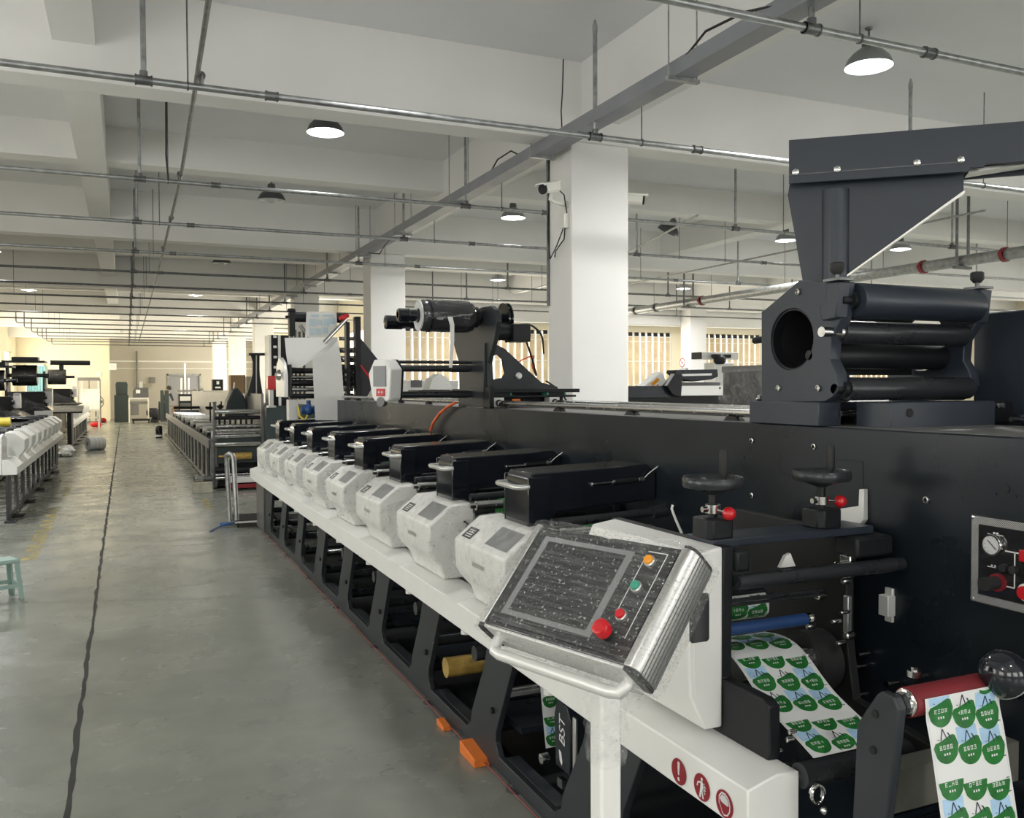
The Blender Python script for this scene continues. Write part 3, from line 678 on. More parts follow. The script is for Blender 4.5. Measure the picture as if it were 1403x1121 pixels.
# -- white end guard by the console
m = MB(); m.prism([(1.42, .705), (1.365, .705), (1.318, .80), (1.312, .95), (1.312, 1.12), (1.335, 1.168), (1.42, 1.18)], 'y', 1.872, 2.42)
G = m.build('end_guard', 'white_coat', press, .006)
a = [PYq for PYq in [atY(*q, 1.871) for q in ((945, 815), (971, 813), (971, 878), (945, 878))]]
m = MB(); x0, x1, z0, z1 = a[0].x, a[1].x, a[2].z, a[0].z; c = .006
m.prism([(x0 + c, z0), (x1 - c, z0), (x1, z0 + c), (x1, z1 - c), (x1 - c, z1), (x0 + c, z1), (x0, z1 - c), (x0, z0 + c)], 'y', 1.8685, 1.874); m.build('guard_window', 'glass_black', G)
m = MB(); m.prism([(1.332, .80), (1.405, .80), (1.405, 1.13), (1.335, 1.13)], 'y', 1.8705, 1.8725); m.build('guard_inset', 'white_plastic', G)
m = MB(); m.cyl((1.311, 2.13, .86), (1.318, 2.13, .86), .009, n=10); m.build('screw_hole', 'deep_black', G)
# -- near nip unit: side plates
m = MB(); m.prism([(2.45, 1.178), (1.87, 1.178)] + [(p.y, p.z) for p in (atX(*q, 1.455) for q in ((1003, 860), (1003, 928), (1030, 940), (1060, 955), (1069, 966), (1070, 1030), (1062, 1060)))] + [(1.70, .56), (2.45, .56)], 'x', 1.4205, 1.455); m.build('near_side_plate', 'black_matt', press, .004)
m = MB(); m.prism([(2.45, 1.178), (1.93, 1.178), (1.93, .88), (1.90, .70), (1.62, .66), (1.60, .58), (2.45, .58)], 'x', 1.90, 1.93); m.build('far_side_plate', 'deep_black', press, .004)
m = MB(); m.box(1.42, 1.99, 1.915, 2.035, 1.168, 1.19); m.build('top_beam', 'navy_satin', press, .003)
m = MB(); m.box(1.455, 1.50, 1.86, 1.95, 1.11, 1.166); m.build('beam_end', 'black_matt', press, .008)
m = MB(); m.box(1.88, 2.02, 1.87, 1.96, 1.11, 1.168); m.build('beam_end', 'black_matt', press, .008)
for z, yy, rr, x1 in ((1.085, 1.86, .02, 2.04), (1.02, 1.92, .006, 1.80), (1.005, 1.93, .005, 1.80), (1.04, 2.02, .012, 1.9)):
    m = MB(); m.cyl((1.455, yy, z), (x1, yy, z), rr, n=14); m.build('cross_bar', 'roller_black', press)
m = MB(); m.cyl((1.458, 2.06, .975), (1.70, 2.06, .975), .036, n=20); m.cyl((1.70, 2.06, .975), (1.74, 2.06, .975), .015, n=12); m.build('anvil_roller', 'roller_black', press)
m = MB(); m.cyl((1.455, 1.915, .945), (1.735, 1.915, .945), .0165, n=20); BR = m.build('nip_roller', 'blue_rubber', press, label='blue rubber roller')
m = MB(); m.cyl((1.735, 1.915, .945), (1.76, 1.915, .945), .010, n=12); m.cyl((1.752, 1.915, .945), (1.757, 1.915, .945), .016, n=12); m.build('roller_bearing', 'chrome', BR)
m = MB(); m.cyl((1.455, 2.0, .792), (1.80, 2.0, .792), .076, n=32); m.build('drive_roller', 'chrome', press)
m = MB(); m.cyl((1.80, 2.0, .792), (1.88, 2.0, .792), .088, n=32); m.build('roller_gear', 'rubber', press)
m = MB(); m.cyl((1.455, 1.622, .672), (1.80, 1.622, .672), .030, n=20); m.build('idler_roller', 'roller_black', press)
m = MB(); m.cyl((1.42, 1.70, .64), (1.85, 1.70, .64), .024, n=20); m.build('idler_roller', 'roller_black', press)
for x, y, z, r_ in ((1.452, 1.635, .665, .014), (1.452, 1.66, .745, .006), (1.455, 1.655, .765, .006), (1.45, 1.70, .70, .007)):
    m = MB(); m.cyl((x - .004, y, z), (x + .016, y, z), r_, n=14); m.build('collar', 'chrome', press)
m = MB(); m.tube([(1.475 + .018 * math.cos(a_), 1.58 + .004 * a_ / 6, .64 + .022 * math.sin(a_)) for a_ in [i * .4 for i in range(40)]], .003, 6); m.sphere((1.49, 1.58, .60), .010, 10); m.build('tension_spring', 'chrome', press)
# clamps at the far side of the nip
for px, py, s in ((1157, 775, .014), (1166, 795, .010), (1130, 815, .014), (1152, 850, .008), (1170, 870, .012), (1159, 880, .008), (1164, 838, .006), (1118, 857, .009)):
    m = MB(); p = atX(px, py, 1.87); m.lathe([(s * .6, 0), (s, .006), (s, .03), (s * .7, .034)], p, (-1, 0, 0), 12); m.build('clamp_screw', 'steel', press)
p = atX(1163, 765, 1.88); m = MB(); m.box(1.865, 1.89, p.y - .02, p.y + .02, p.z - .05, p.z + .01); m.build('side_clamp', 'steel', press, .003)
p = atX(1160, 840, 1.88); m = MB(); m.box(1.875, 1.89, p.y - .010, p.y + .010, p.z - .06, p.z + .05); m.build('side_clamp', 'galv', press, .003)
c = atY(1077, 767, 1.95); m = MB(); m.prism([(c.x - .025, c.z - .02), (c.x + .03, c.z - .02), (c.x + .02, c.z), (c.x + .012, c.z + .018), (c.x - .005, c.z + .012)], 'y', 1.945, 1.957); m.build('web_clip', 'white_plastic', press)
for px, py in ((1185, 912), (1190, 895), (1188, 950), (1230, 935), (1270, 925)):
    p = atX(px, py, 2.04); m = MB(); m.cyl(p, p - Vector((.035, 0, 0)), .007, n=10); m.cyl(p - Vector((.035, 0, 0)), p - Vector((.045, 0, 0)), .010, n=10); m.build('stud', 'steel', press)
# pressure columns with hand wheel and red lever
def pressure(x, y, lever):
    m = MB(); m.prism([(x - .045, y - .03), (x - .03, y - .045), (x + .03, y - .045), (x + .045, y - .03), (x + .045, y + .03), (x + .03, y + .045), (x - .03, y + .045), (x - .045, y + .03)], 'z', 1.19, 1.243)
    b = m.build('pressure_block', 'black_matt', press, .004)
    m = MB(); m.cyl((x, y, 1.243), (x, y, 1.345), .012, n=14); m.build('spindle', 'black_matt', b)
    m = MB(); m.cyl((x, y, 1.255), (x, y, 1.278), .021, n=18); m.cyl((x - .035, y, 1.266), (x - .02, y, 1.266), .008, n=10); m.build('clamp_ring', 'steel', b)
    d = Vector(lever); m = MB(); m.cyl((x, y, 1.267), Vector((x, y, 1.267)) + d * .8, .0045, n=8); m.build('lever', 'steel', b)
    m = MB(); m.sphere(Vector((x, y, 1.267)) + d, .0185, 18); m.build('lever_ball', 'red_plastic', b, label='red ball knob')
    m = MB(); m.lathe([(.013, 1.305), (.03, 1.312), (.072, 1.328), (.079, 1.325), (.083, 1.332), (.083, 1.348), (.079, 1.354), (.074, 1.350), (.07, 1.338), (.03, 1.332), (.013, 1.335)], (x, y, 0), n=36); w_ = m.build('hand_wheel', 'roller_black', b)
    m = MB(); m.cyl((x + .045, y + .012, 1.338), (x + .045, y + .012, 1.352), .008, n=10); m.lathe([(.011, 0), (.0135, .01), (.0125, .05), (.0125, .066), (.009, .072)], (x + .045, y + .012, 1.352), n=14); m.build('crank_grip', 'rubber', w_)
pressure(1.455, 1.962, (.012, -.055, -.008)); pressure(1.845, 1.972, (.06, -.012, -.006))
m = MB(); m.cyl((1.418, 1.98, 1.19), (1.418, 1.98, 1.225), .007, n=10); m.build('indicator', 'red_plastic', press)
# lower arm with the red lay-on roller
m = MB(); m.prism([(1.40, .935), (1.386, .948), (1.352, .947), (1.338, .925), (1.345, .86), (1.385, .56), (1.468, .56), (1.452, .855)], 'x', 1.462, 1.486); AR = m.build('roller_arm', 'frame_grey', press, .004)
m = MB()
for y, z in ((1.40, .895), (1.405, .815)): m.cyl((1.4615, y, z), (1.459, y, z), .009, n=12)
m.build('screw_hole', 'deep_black', AR)
m = MB(); m.cyl((1.50, 1.352, .93), (2.05, 1.352, .93), .0315, n=28); RR = m.build('lay_on_roller', 'red_rubber', press, label='dark red rubber roller')
m = MB(); m.cyl((1.486, 1.352, .93), (1.50, 1.352, .93), .024, n=20); m.lathe([(.026, 0), (.029, .002), (.029, .006), (.026, .007)], (1.494, 1.352, .93), (1, 0, 0), 24); m.build('roller_bearing', 'chrome', RR)
c = atX(1372, 920, 1.74); m = MB(); m.M = Matrix.Translation(c) @ Matrix.Rotation(math.radians(38), 4, 'Y')
m.lathe([(.0, -.045), (.022, -.040), (.04, -.025), (.049, -.004), (.051, .012), (.051, .03), (.03, .05), (.02, .09)], (0, 0, 0), (1, 0, .0), 30); m.build('lock_dome', 'black_gloss', press, label='glossy black domed knob')
m = MB(); m.M = Matrix.Translation(c) @ Matrix.Rotation(math.radians(38), 4, 'Y'); m.lathe([(.0515, .025), (.0522, .026), (.0522, .0275), (.0515, .0285)], (0, 0, 0), (1, 0, 0), 30); m.build('dome_ring', 'alu', press)
c = atX(1253, 927, 1.62); m = MB(); m.cyl(c, c + Vector((0, 0, .014)), .016, n=12); m.cyl(c + Vector((0, 0, .014)), c + Vector((0, 0, .022)), .008, n=10); m.build('bleed_nut', 'steel', press)
m = MB(); m.box(1.575, 2.05, 1.50, 1.56, .60, .70); m.build('cross_board', 'wood_beam', press, label='bare wooden cross board')
m = MB()
for q in range(6): m.box(1.55, 2.04, 1.46 + .03 * q, 1.475 + .03 * q, .44 + .012 * q, .46 + .012 * q)
m.build('lower_tray', 'black_panel', press)
# -- pneumatic panel on the back panel
PP = 2.0495
y0, y1, z0, z1 = 1.385, 1.640, 1.026, 1.2575
m = MB(); m.box(PP - .003, PP, y0, y1, z0, z1, 0); f = .0005; X = PP - .0036; bw = .0235
def hatch(ya, yb, za, zb):
    step = .0052; w_ = .0019; k = (za + ya) - 0.2
    n = int((yb - ya + zb - za) / step) + 2
    for i in range(n):
        # stripes along y+z = const, clipped to the border strip
        c_ = ya + za + i * step
        pts = []
        for cc in (c_, c_ + w_):
            a_ = max(ya, cc - zb); b_ = min(yb, cc - za)
            if b_ <= a_: pts = None; break
            pts.append((a_, cc - a_)); pts.append((b_, cc - b_))
        if pts: m.add([(X, pts[0][0], pts[0][1]), (X, pts[1][0], pts[1][1]), (X, pts[3][0], pts[3][1]), (X, pts[2][0], pts[2][1])], [(0, 1, 2, 3)], 1)
hatch(y0 + .003, y1 - .003, z1 - bw, z1 - .003); hatch(y0 + .003, y1 - .003, z0 + .003, z0 + bw); hatch(y1 - bw, y1 - .003, z0 + bw, z1 - bw)
def bar(ya, za, yb, zb, w_=.0018):
    if abs(ya - yb) > abs(za - zb): m.add([(X, ya, za - w_), (X, yb, zb - w_), (X, yb, zb + w_), (X, ya, za + w_)], [(0, 1, 2, 3)], 1)
    else: m.add([(X, ya - w_, za), (X, ya + w_, za), (X, yb + w_, zb), (X, yb - w_, zb)], [(0, 1, 2, 3)], 1)
bar(1.59, 1.213, 1.545, 1.213, .001); bar(1.59, 1.128, 1.565, 1.128, .001)
for a_ in (1.574, 1.565): bar(a_, 1.217, a_ - .006, 1.217, .0022); bar(a_ + .005, 1.132, a_, 1.132, .002)
bar(1.54, 1.176, 1.50, 1.176); bar(1.513, 1.176, 1.513, 1.086); bar(1.545, 1.086, 1.513, 1.086)
AP = m.build('air_panel', ['glass_black', 'line_white'], press, recalc=False, label='black pneumatic panel with hatched white border')
m = MB()
for yy in (y0 + .01, y1 - .008):
    for zz in (z0 + .008, z1 - .008): m.lathe([(.0065, 0), (.006, .003), (.003, .004)], (PP - .003, yy, zz), (-1, 0, 0), 10)
m.build('screw', 'chrome', AP)
g = (PP - .003, 1.571, 1.187)
m = MB(); m.lathe([(.0285, 0), (.0285, .012), (.027, .014), (.0235, .014), (.0235, .010)], g, (-1, 0, 0), 28); GA = m.build('pressure_gauge', 'chrome', AP)
m = MB(); m.cyl((PP - .013, 1.571, 1.187), (PP - .0137, 1.571, 1.187), .0232, n=26, m=0); X = PP - .0142
m.add([(X, 1.571 + .012, 1.187 + .010), (X, 1.571 + .010, 1.187 + .012), (X, 1.571 - .015, 1.187 - .010), (X, 1.571 - .013, 1.187 - .012)], [(0, 1, 2, 3)], 1)
for i in range(9):
    a_ = -.8 + i * .585; cy, cz = math.sin(a_), math.cos(a_); m.add([(X, 1.571 + cy * .017, 1.187 + cz * .017), (X, 1.571 + cy * .017 + .001, 1.187 + cz * .017 + .001), (X, 1.571 + cy * .021 + .001, 1.187 + cz * .021 + .001), (X, 1.571 + cy * .021, 1.187 + cz * .021)], [(0, 1, 2, 3)], 1)
m.build('gauge_dial', ['paper_shade', 'ink'], GA, recalc=False)
m = MB(); m.cyl((PP, 1.557, 1.092), (PP - .014, 1.557, 1.092), .023, n=22); KR = m.build('regulator_ring', 'red_dark', AP)
m = MB(); m.cyl((PP - .014, 1.557, 1.092), (PP - .05, 1.557, 1.092), .017, n=18); m.cyl((PP - .05, 1.557, 1.092), (PP - .06, 1.557, 1.092), .0175, n=18); m.build('regulator_knob', 'rubber', KR)
for yy in (1.538, 1.511): m = MB(); m.cyl((PP, yy, 1.133), (PP - .018, yy, 1.133), .010, n=14); m.build('toggle', 'rubber', AP)
m = MB(); m.box(PP - .012, PP - .003, 1.462, 1.497, 1.158, 1.187); m.build('tag_button', 'red_plastic', AP, .002)
m = MB(); m.cyl((PP, 1.48, 1.082), (PP - .008, 1.48, 1.082), .0225, n=24); q = m.build('button_ring', 'white_plastic', AP); m = MB(); m.cyl((PP - .008, 1.48, 1.082), (PP - .018, 1.48, 1.082), .017, n=22); m.build('push_button', 'red_plastic', q)
# -- safety roundels on the front rail
def roundel(px, py, kind):
    c = atX(px, py, 1.2995); R_ = .0335; m = MB(); X0 = 1.2992
    def disc(r, x, mi, n=36): m.add([(x, c.y + r * math.cos(2 * PI * j / n), c.z + r * math.sin(2 * PI * j / n)) for j in range(n)], [tuple(range(n))], mi)
    def poly(pts, mi, x=1.2977): m.add([(x, c.y - u * R_, c.z + v * R_) for u, v in pts], [tuple(range(len(pts)))], mi)
    disc(R_ * 1.07, X0, 1); disc(R_, 1.2986, 0)
    if kind == 0:
        poly([(-.16, .72), (-.06, .8), (.06, .8), (.16, .72), (.09, -.2), (0, -.27), (-.09, -.2)], 1); poly([(.15 * math.cos(t), -.57 + .15 * math.sin(t)) for t in [i * PI / 8 for i in range(16)]], 1)
    elif kind == 1:
        poly([(.02 + .13 * math.cos(t), .62 + .13 * math.sin(t)) for t in [i * PI / 6 for i in range(12)]], 1)
        poly([(-.12, .45), (.14, .45), (.2, .0), (.1, -.2), (.3, -.78), (.12, -.8), (.02, -.3), (-.1, -.8), (-.3, -.78), (-.16, -.1)], 1)
        poly([(-.14, .44), (-.5, .3), (-.62, -.05), (-.5, -.08), (-.42, .18), (-.14, .3)], 1)
        for a_, b_ in (((.2, .35), (.5, .1)), ((.22, .12), (.52, -.12)), ((.2, -.1), (.46, -.34)), ((.3, .42), (.36, -.4))):
            d = Vector((b_[0] - a_[0], b_[1] - a_[1])); nn = Vector((-d.y, d.x)).normalized() * .045
            poly([(a_[0] + nn.x, a_[1] + nn.y), (b_[0] + nn.x, b_[1] + nn.y), (b_[0] - nn.x, b_[1] - nn.y), (a_[0] - nn.x, a_[1] - nn.y)], 1)
    else:
        O = [(-.62, .42), (-.3, .8), (.15, .82), (.55, .55), (.72, .1), (.66, -.35), (.4, -.72), (.0, -.84), (-.25, -.66), (-.42, -.3), (-.62, -.1)]
        poly(O, 1); poly([(x_ * .86, y_ * .86) for x_, y_ in O], 0, 1.2971); poly([(-.5, .3), (-.22, .64), (.15, .66), (.47, .42), (.58, .05), (.3, .02), (.0, .05), (-.28, .1)], 2, 1.2965)
    m.build('safety_sign', ['sign_red', 'line_white', 'paper_shade'], press, recalc=False, label=('red roundel with white exclamation mark', 'red roundel with white figure', 'red roundel with white outline')[kind])
roundel(930.5, 1057.5, 0); roundel(962, 1079, 1); roundel(993, 1102, 2)
# -- black edge guide box low in the frame, lettered
m = MB(); m.prism([(2.835, .17), (2.955, .17), (2.965, .36), (2.94, .43), (2.86, .42), (2.83, .36)], 'x', 1.47, 1.60)
EG = m.build('web_guide_box', 'black_panel', press, .005)
m = MB(); add_text(m, 'BST', .066, (1.4688, 2.895, .315), (0, 0, 1), (0, 1, 0), 0, .25)
pts = [(.24, 2.925), (.20, 2.917), (.185, 2.90), (.20, 2.895), (.235, 2.905)]
m.add([(1.469, y_, z_) for z_, y_ in pts], [tuple(range(5))]); m.build('lettering', 'line_white', EG, recalc=False)
m = MB(); m.box(1.468, 1.478, 2.79, 2.812, .20, .40); m.build('guide_rail', 'alu', press, .002)
m = MB(); m.box(1.45, 1.47, 2.86, 2.90, .115, .15); m.cyl((1.44, 3.02, .17), (1.47, 3.02, .17), .02, n=12); m.build('fitting', 'steel', press)
# ---------------------------------------------------------------- printed label webs
def smooth(pts, n=8):
    out = []; P = [Vector(p) for p in pts]; P = [P[0] * 2 - P[1]] + P + [P[-1] * 2 - P[-2]]
    for i in range(1, len(P) - 2):
        a, b, c, d = P[i - 1:i + 3]
        for j in range(n):
            t = j / n; out.append(.5 * ((2 * b) + (c - a) * t + (2 * a - 5 * b + 4 * c - d) * t * t + (3 * b - a - 3 * c + d) * t ** 3))
    out.append(P[-2]); return out
def web(name, path, x0, x1, label, s_off=0.0, skew=0.0, flip=1):
    """path: (y, z) points along the travel; the print faces the outside of the curve"""
    L = smooth([(p[0], p[1], 0) for p in path], 10); S = [0]
    for i in range(1, len(L)): S.append(S[-1] + (L[i] - L[i - 1]).length)
    T = S[-1]
    def at(s):
        s = min(max(s, 0), T - 1e-6)
        i = 0
        while S[i + 1] < s: i += 1
        t = (s - S[i]) / (S[i + 1] - S[i]); p = L[i].lerp(L[i + 1], t)
        a = (L[min(i + 1, len(L) - 1)] - L[max(i - 1, 0)]).normalized(); b = (L[min(i + 2, len(L) - 1)] - L[i]).normalized(); d = a.lerp(b, t).normalized()
        return p, Vector((d.y, -d.x)) * flip
    m = MB()
    def P(t, s, off):
        p, n = at(s); return (x0 + t + skew * s, p.x + n.x * off, p.y + n.y * off)
    W = x1 - x0; k = 80
    front = [[P(t, T * i / k, o) for t, o in ((0, .0002), (W, .0002), (W, -.0004), (0, -.0004))] for i in range(k + 1)]
    m.ring(front, True, 0)
    def strip(cols, off, mi, ns=5):
        """cols: list of (t, s_low, s_high)"""
        for (t0, a0, b0), (t1, a1, b1) in zip(cols, cols[1:]):
            if min(b0 - a0, b1 - a1) < -1e-6: continue
            for q in range(ns):
                f, g = q / ns, (q + 1) / ns
                c = [(t0, a0 + (b0 - a0) * f), (t1, a1 + (b1 - a1) * f), (t1, a1 + (b1 - a1) * g), (t0, a0 + (b0 - a0) * g)]
                if max(s for _, s in c) > T - .001 or min(s for _, s in c) < .001: continue
                m.add([P(t, s, off) for t, s in c], [(0, 1, 2, 3)], mi)
    def rect(t0, t1, a, b, off, mi, ns=2): strip([(t0, a, b), (t1, a, b)], off, mi, ns)
    r = .0355; ph = .0735; pw = (W - .016) / 3
    rnd = random.Random(3)
    rows = int(T / ph) + 2
    for j in range(-1, rows):
        for i in range(3):
            cx = .008 + pw * (i + .5); cs = s_off + ph * j + (.012 * i)
            half = (j % 3 == 2)
            # sky patch behind
            if not half and (i + j) % 3 != 1: rect(cx - pw * .48, cx + pw * .40, cs - .046, cs - .012, .0006, 2)
            cols = []
            for q in range(13):
                u = -1 + q / 6.0; t = cx + u * r
                hi = cs + math.sqrt(max(0, 1 - u * u)) * r * .95
                wv = cs - r * (.42 + .10 * math.sin(u * 3.2 + .6) + (.42 * max(0, u - .1) ** 1.2)) * math.sqrt(max(.02, 1 - (abs(u) ** 6)))
                lo = cs - r * .15 if half else wv
                cols.append((t, min(lo, hi), hi))
            strip(cols, .0009, 1, 5)
            # wording: rows of white strokes standing for unreadable characters
            for q in range(4):
                t = cx - .019 + q * .010
                for (a, b, c, d) in ((0, .007, 0, .0014), (.0005, .0019, 0, .0085), (.0050, .0064, .001, .0085), (0, .007, .0072, .0086), (.001, .006, .0036, .0048)):
                    if rnd.random() < .82: rect(t + a, t + b, cs - .004 + c, cs - .004 + d, .0012, 0, 1)
            for q in range(3): rect(cx - .009 + q * .007, cx - .005 + q * .007, cs + .012, cs + .0165, .0012, 0, 1)
            if not half:
                # dark mountain-like strokes above the green
                for (ta, sa, tb, sb, w) in ((-.012, -.014, -.003, -.037, .0032), (-.003, -.037, .006, -.014, .0032), (.010, -.028, .018, -.015, .004), (-.022, -.018, -.017, -.016, .004), (-.008, -.040, .002, -.039, .0022)):
                    m.add([P(cx + ta - w / 2, cs + sa, .0011), P(cx + ta + w / 2, cs + sa, .0011), P(cx + tb + w / 2, cs + sb, .0011), P(cx + tb - w / 2, cs + sb, .0011)], [(0, 1, 2, 3)], 3) if .002 < cs + sb < T - .002 and .002 < cs + sa < T - .002 else None
        a = s_off + ph * j - .03
        for q in (0, .045): rect(W - .016, W - .007, a + q, a + q + .002, .0008, 3, 1)
    rect(.004, .0048, .002, T - .002, .0008, 4, 60); rect(W - .0056, W - .0048, .002, T - .002, .0008, 4, 60)
    o = m.build(name, ['web_white', 'label_green', 'label_sky', 'ink', 'paper_shade'], None, recalc=False); recenter(o); tag(o, label, 'label web', 'printed label webs')
    return o
web('label_web', [(2.085, .866), (2.03, .873), (1.985, .873), (1.94, .862), (1.895, .838), (1.85, .806), (1.80, .775), (1.74, .750), (1.68, .728), (1.625, .705)], 1.50, 1.735, 'printed web of green labels sloping down from under the blue roller', .02, 0, 1)
web('label_web', [(1.3192, .945), (1.317, .925), (1.316, .90), (1.307, .86), (1.298, .81), (1.288, .75), (1.278, .69), (1.268, .62), (1.258, .54), (1.25, .46)], 1.515, 1.735, 'printed web of green labels hanging from the dark red roller', .03, 0.02, 1)
# label sleeve on the plate roller behind the blue one
m = MB()
o = None
web('label_web', [(2.03, 1.0), (2.015, .985), (2.012, .965), (2.015, .945), (2.03, .93)], 1.47, 1.69, 'strip of green labels round the roller just above the blue roller', .03, 0, 1)
web('label_web', [(3.16, .44), (3.14, .36), (3.12, .26), (3.10, .17)], 1.50, 1.70, 'dim strip of green labels seen low between the frame legs by the lettered box', .02, 0, 1)
# ---------------------------------------------------------------- slide rods on top of the press
r = thing('slide_rail', 'pair of long steel slide rods on black feet along the top of the near press', 'rail', (2.3, 6, 1.467))
for x in (2.115, 2.5):
    m = MB(); m.cyl((x, 2.3, 1.498), (x, 10.2, 1.498), .0165, n=18); m.build('rod', 'steel', r)
    for k in range(13):
        y = 2.72 + .735 * k; m = MB()
        m.prism([(y - .045, 1.467), (y + .045, 1.467), (y + .022, 1.484), (y - .022, 1.484)], 'x', x - .016, x + .016); m.build('rod_foot', 'rubber', r)

# ---------------------------------------------------------------- roller turret at the near end
T = thing('roller_carriage', 'dark carriage of black rollers between two plates, on the slide rods at right', 'roller carriage', (2.35, 2.3, 1.467))
def yz(x, pts): return [(p.y, p.z) for p in (atX(a, b, x) for a, b in pts)]
X0 = 2.06
out = yz(X0, [(1043, 551), (1043, 427), (1048, 424), (1095, 384), (1157, 386), (1152, 438), (1139, 462), (1137, 492), (1146, 512), (1148, 530), (1142, 543), (1128, 551)])
hc = atX(1084, 465, X0)
m = MB(); m.prism(out, 'x', X0, X0 + .045, holes=[circle(hc.y, hc.z, .104, 36)])
FP1 = m.build('side_plate', 'navy_satin', T, .003)
m = MB(); m.prism(circle(hc.y, hc.z, .112, 36), 'x', X0 + .006, X0 + .04, holes=[circle(hc.y, hc.z, .098, 36)]); m.build('bore_ring', 'black_matt', FP1)
for a, b in ((1094.5, 400), (1067.5, 532), (1122, 532)):
    p = atX(a, b, X0); m = MB(); m.lathe([(.0105, 0), (.0105, .007), (.007, .008), (.006, .004)], p, (-1, 0, 0), 14); m.build('bolt', 'steel', FP1)
m = MB(); m.prism(out, 'x', 2.66, 2.70, holes=[circle(hc.y, hc.z, .104, 36)]); FP2 = m.build('side_plate', 'navy_satin', T, .003)
m = MB(); m.lathe([(.1035, 0), (.11, 0), (.11, .16), (0, .16), (0, .155), (.1035, .155)], (X0 + .046, hc.y, hc.z), (1, 0, 0), 36, 0, True); m.build('bore_shade_cup', 'deep_black', T)  # black cup added so the open bore looks dark inside
m = MB(); m.box(2.30, 2.64, hc.y + .02, hc.y + .05, hc.z - .12, hc.z + .1); m.build('inner_plate', 'black_matt', T)
# slotted bearing blocks with thumb screws
for x0, x1 in ((2.035, 2.085), (2.655, 2.72)):
    pts = yz(X0, [(1140, 388), (1158, 386), (1153, 436), (1134, 440), (1130, 420), (1139, 416)])
    m = MB(); m.prism(pts, 'x', x0, x1); bb = m.build('bearing_block', 'navy_satin', T, .004)
    p = atX(1147, 384, X0); c = Vector(((x0 + x1) / 2, p.y, p.z))
    m = MB(); m.box(c.x - .03, c.x + .03, c.y - .04, c.y + .03, c.z - .004, c.z + .004); m.cyl(c, c + Vector((0, 0, .04)), .007, n=10); m.build('screw_stem', 'galv_dark', bb)
    m = MB(); m.lathe([(.012, .018), (.022, .03), (.022, .052), (.018, .056)], c, n=8); m.build('thumb_knob', 'rubber', bb)
def roller(px, py, rad, shaft=0.0, mt='navy_satin', xa=2.105, xb=2.66, collar='black_matt'):
    p = atX(px, py, X0); m = MB(); m.lathe([(rad * .93, 0), (rad, .006), (rad, xb - xa - .006), (rad * .93, xb - xa)], (xa, p.y, p.z), (1, 0, 0), 36); o = m.build('roller', mt, T)
    m = MB(); m.cyl((2.06 - shaft, p.y, p.z), (xa, p.y, p.z), .0165, n=18); m.lathe([(.027, 0), (.027, .016)], (xa - .018, p.y, p.z), (1, 0, 0), 24); m.build('roller_shaft', 'steel' if shaft else collar, o)
    return p
roller(1152, 411, .056, 0, 'navy_satin', 2.115, 2.655)
roller(1137, 455, .037, .035, 'roller_black')
roller(1143, 533, .037, 0, 'roller_black')
roller(1108, 487, .045, 0, 'black_matt')
# base and cross slide
m = MB(); m.box(2.045, 2.14, 2.20, 2.545, 1.467, 1.545); m.build('carriage_block', 'navy_satin', T, .003)
m = MB(); m.box(2.14, 2.72, 2.26, 2.52, 1.515, 1.543); m.build('cross_plate', 'navy_satin', T, .002)
m = MB(); m.box(2.165, 2.63, 2.02, 2.16, 1.457, 1.546); o = m.build('slide_box', 'navy_satin', T, .003)
m = MB(); m.cyl((2.245, 2.02, 1.512), (2.245, 2.017, 1.512), .014, n=16); m.build('hole', 'deep_black', o)
m = MB()
for z in (1.503, 1.512): m.cyl((2.13, 2.19, z), (2.23, 2.19, z), .004, n=8)
m.build('guide_pin', 'steel', T)
m = MB(); m.box(2.60, 2.645, 2.07, 2.12, 1.468, 1.525); m.cyl((2.60, 2.06, 1.508), (2.57, 2.06, 1.508), .008, n=10); m.build('stop_bracket', 'alu', T, .002)
m = MB(); m.cyl((X0 + .02, 2.48, 1.765), (X0 + .02, 2.56, 1.762), .012, n=8); m.build('stop_pin', 'black_matt', T)
m = MB(); m.lathe([(.012, 0), (.016, .006), (.008, .012), (.006, .02)], (2.08, 2.53, 1.545), n=12); m.build('grease_nipple', 'chrome', T)
# flat ground plate behind, closing off the right edge
r = thing('machine_cabinet', 'plain dark grey cabinet at the right edge, behind the roller carriage', 'cabinet', (3.4, 2.0, 0))
m = MB(); m.box(2.85, 4.2, 1.5, 2.28, 0, 1.86); m.build('cabinet_body', 'navy_satin', r, .006)
m = MB(); m.box(2.70, 2.86, 2.12, 2.3, 1.467, 1.54); m.build('cabinet_foot', 'black_matt', r, .003)
for x in (2.78, 2.80, 2.83, 2.85):
    m = MB(); m.lathe([(.010, 0), (.010, .008), (.006, .009)], (x - .06, 2.119, 1.527), (0, -1, 0), 12); m.build('bolt', 'steel', r)
m = MB(); m.cyl((2.72, 2.03, 1.482), (4.2, 2.03, 1.482), .009, n=12); m.cyl((2.72, 2.0, 1.494), (4.2, 2.0, 1.494), .005, n=12); m.build('cross_rod', 'steel', r)

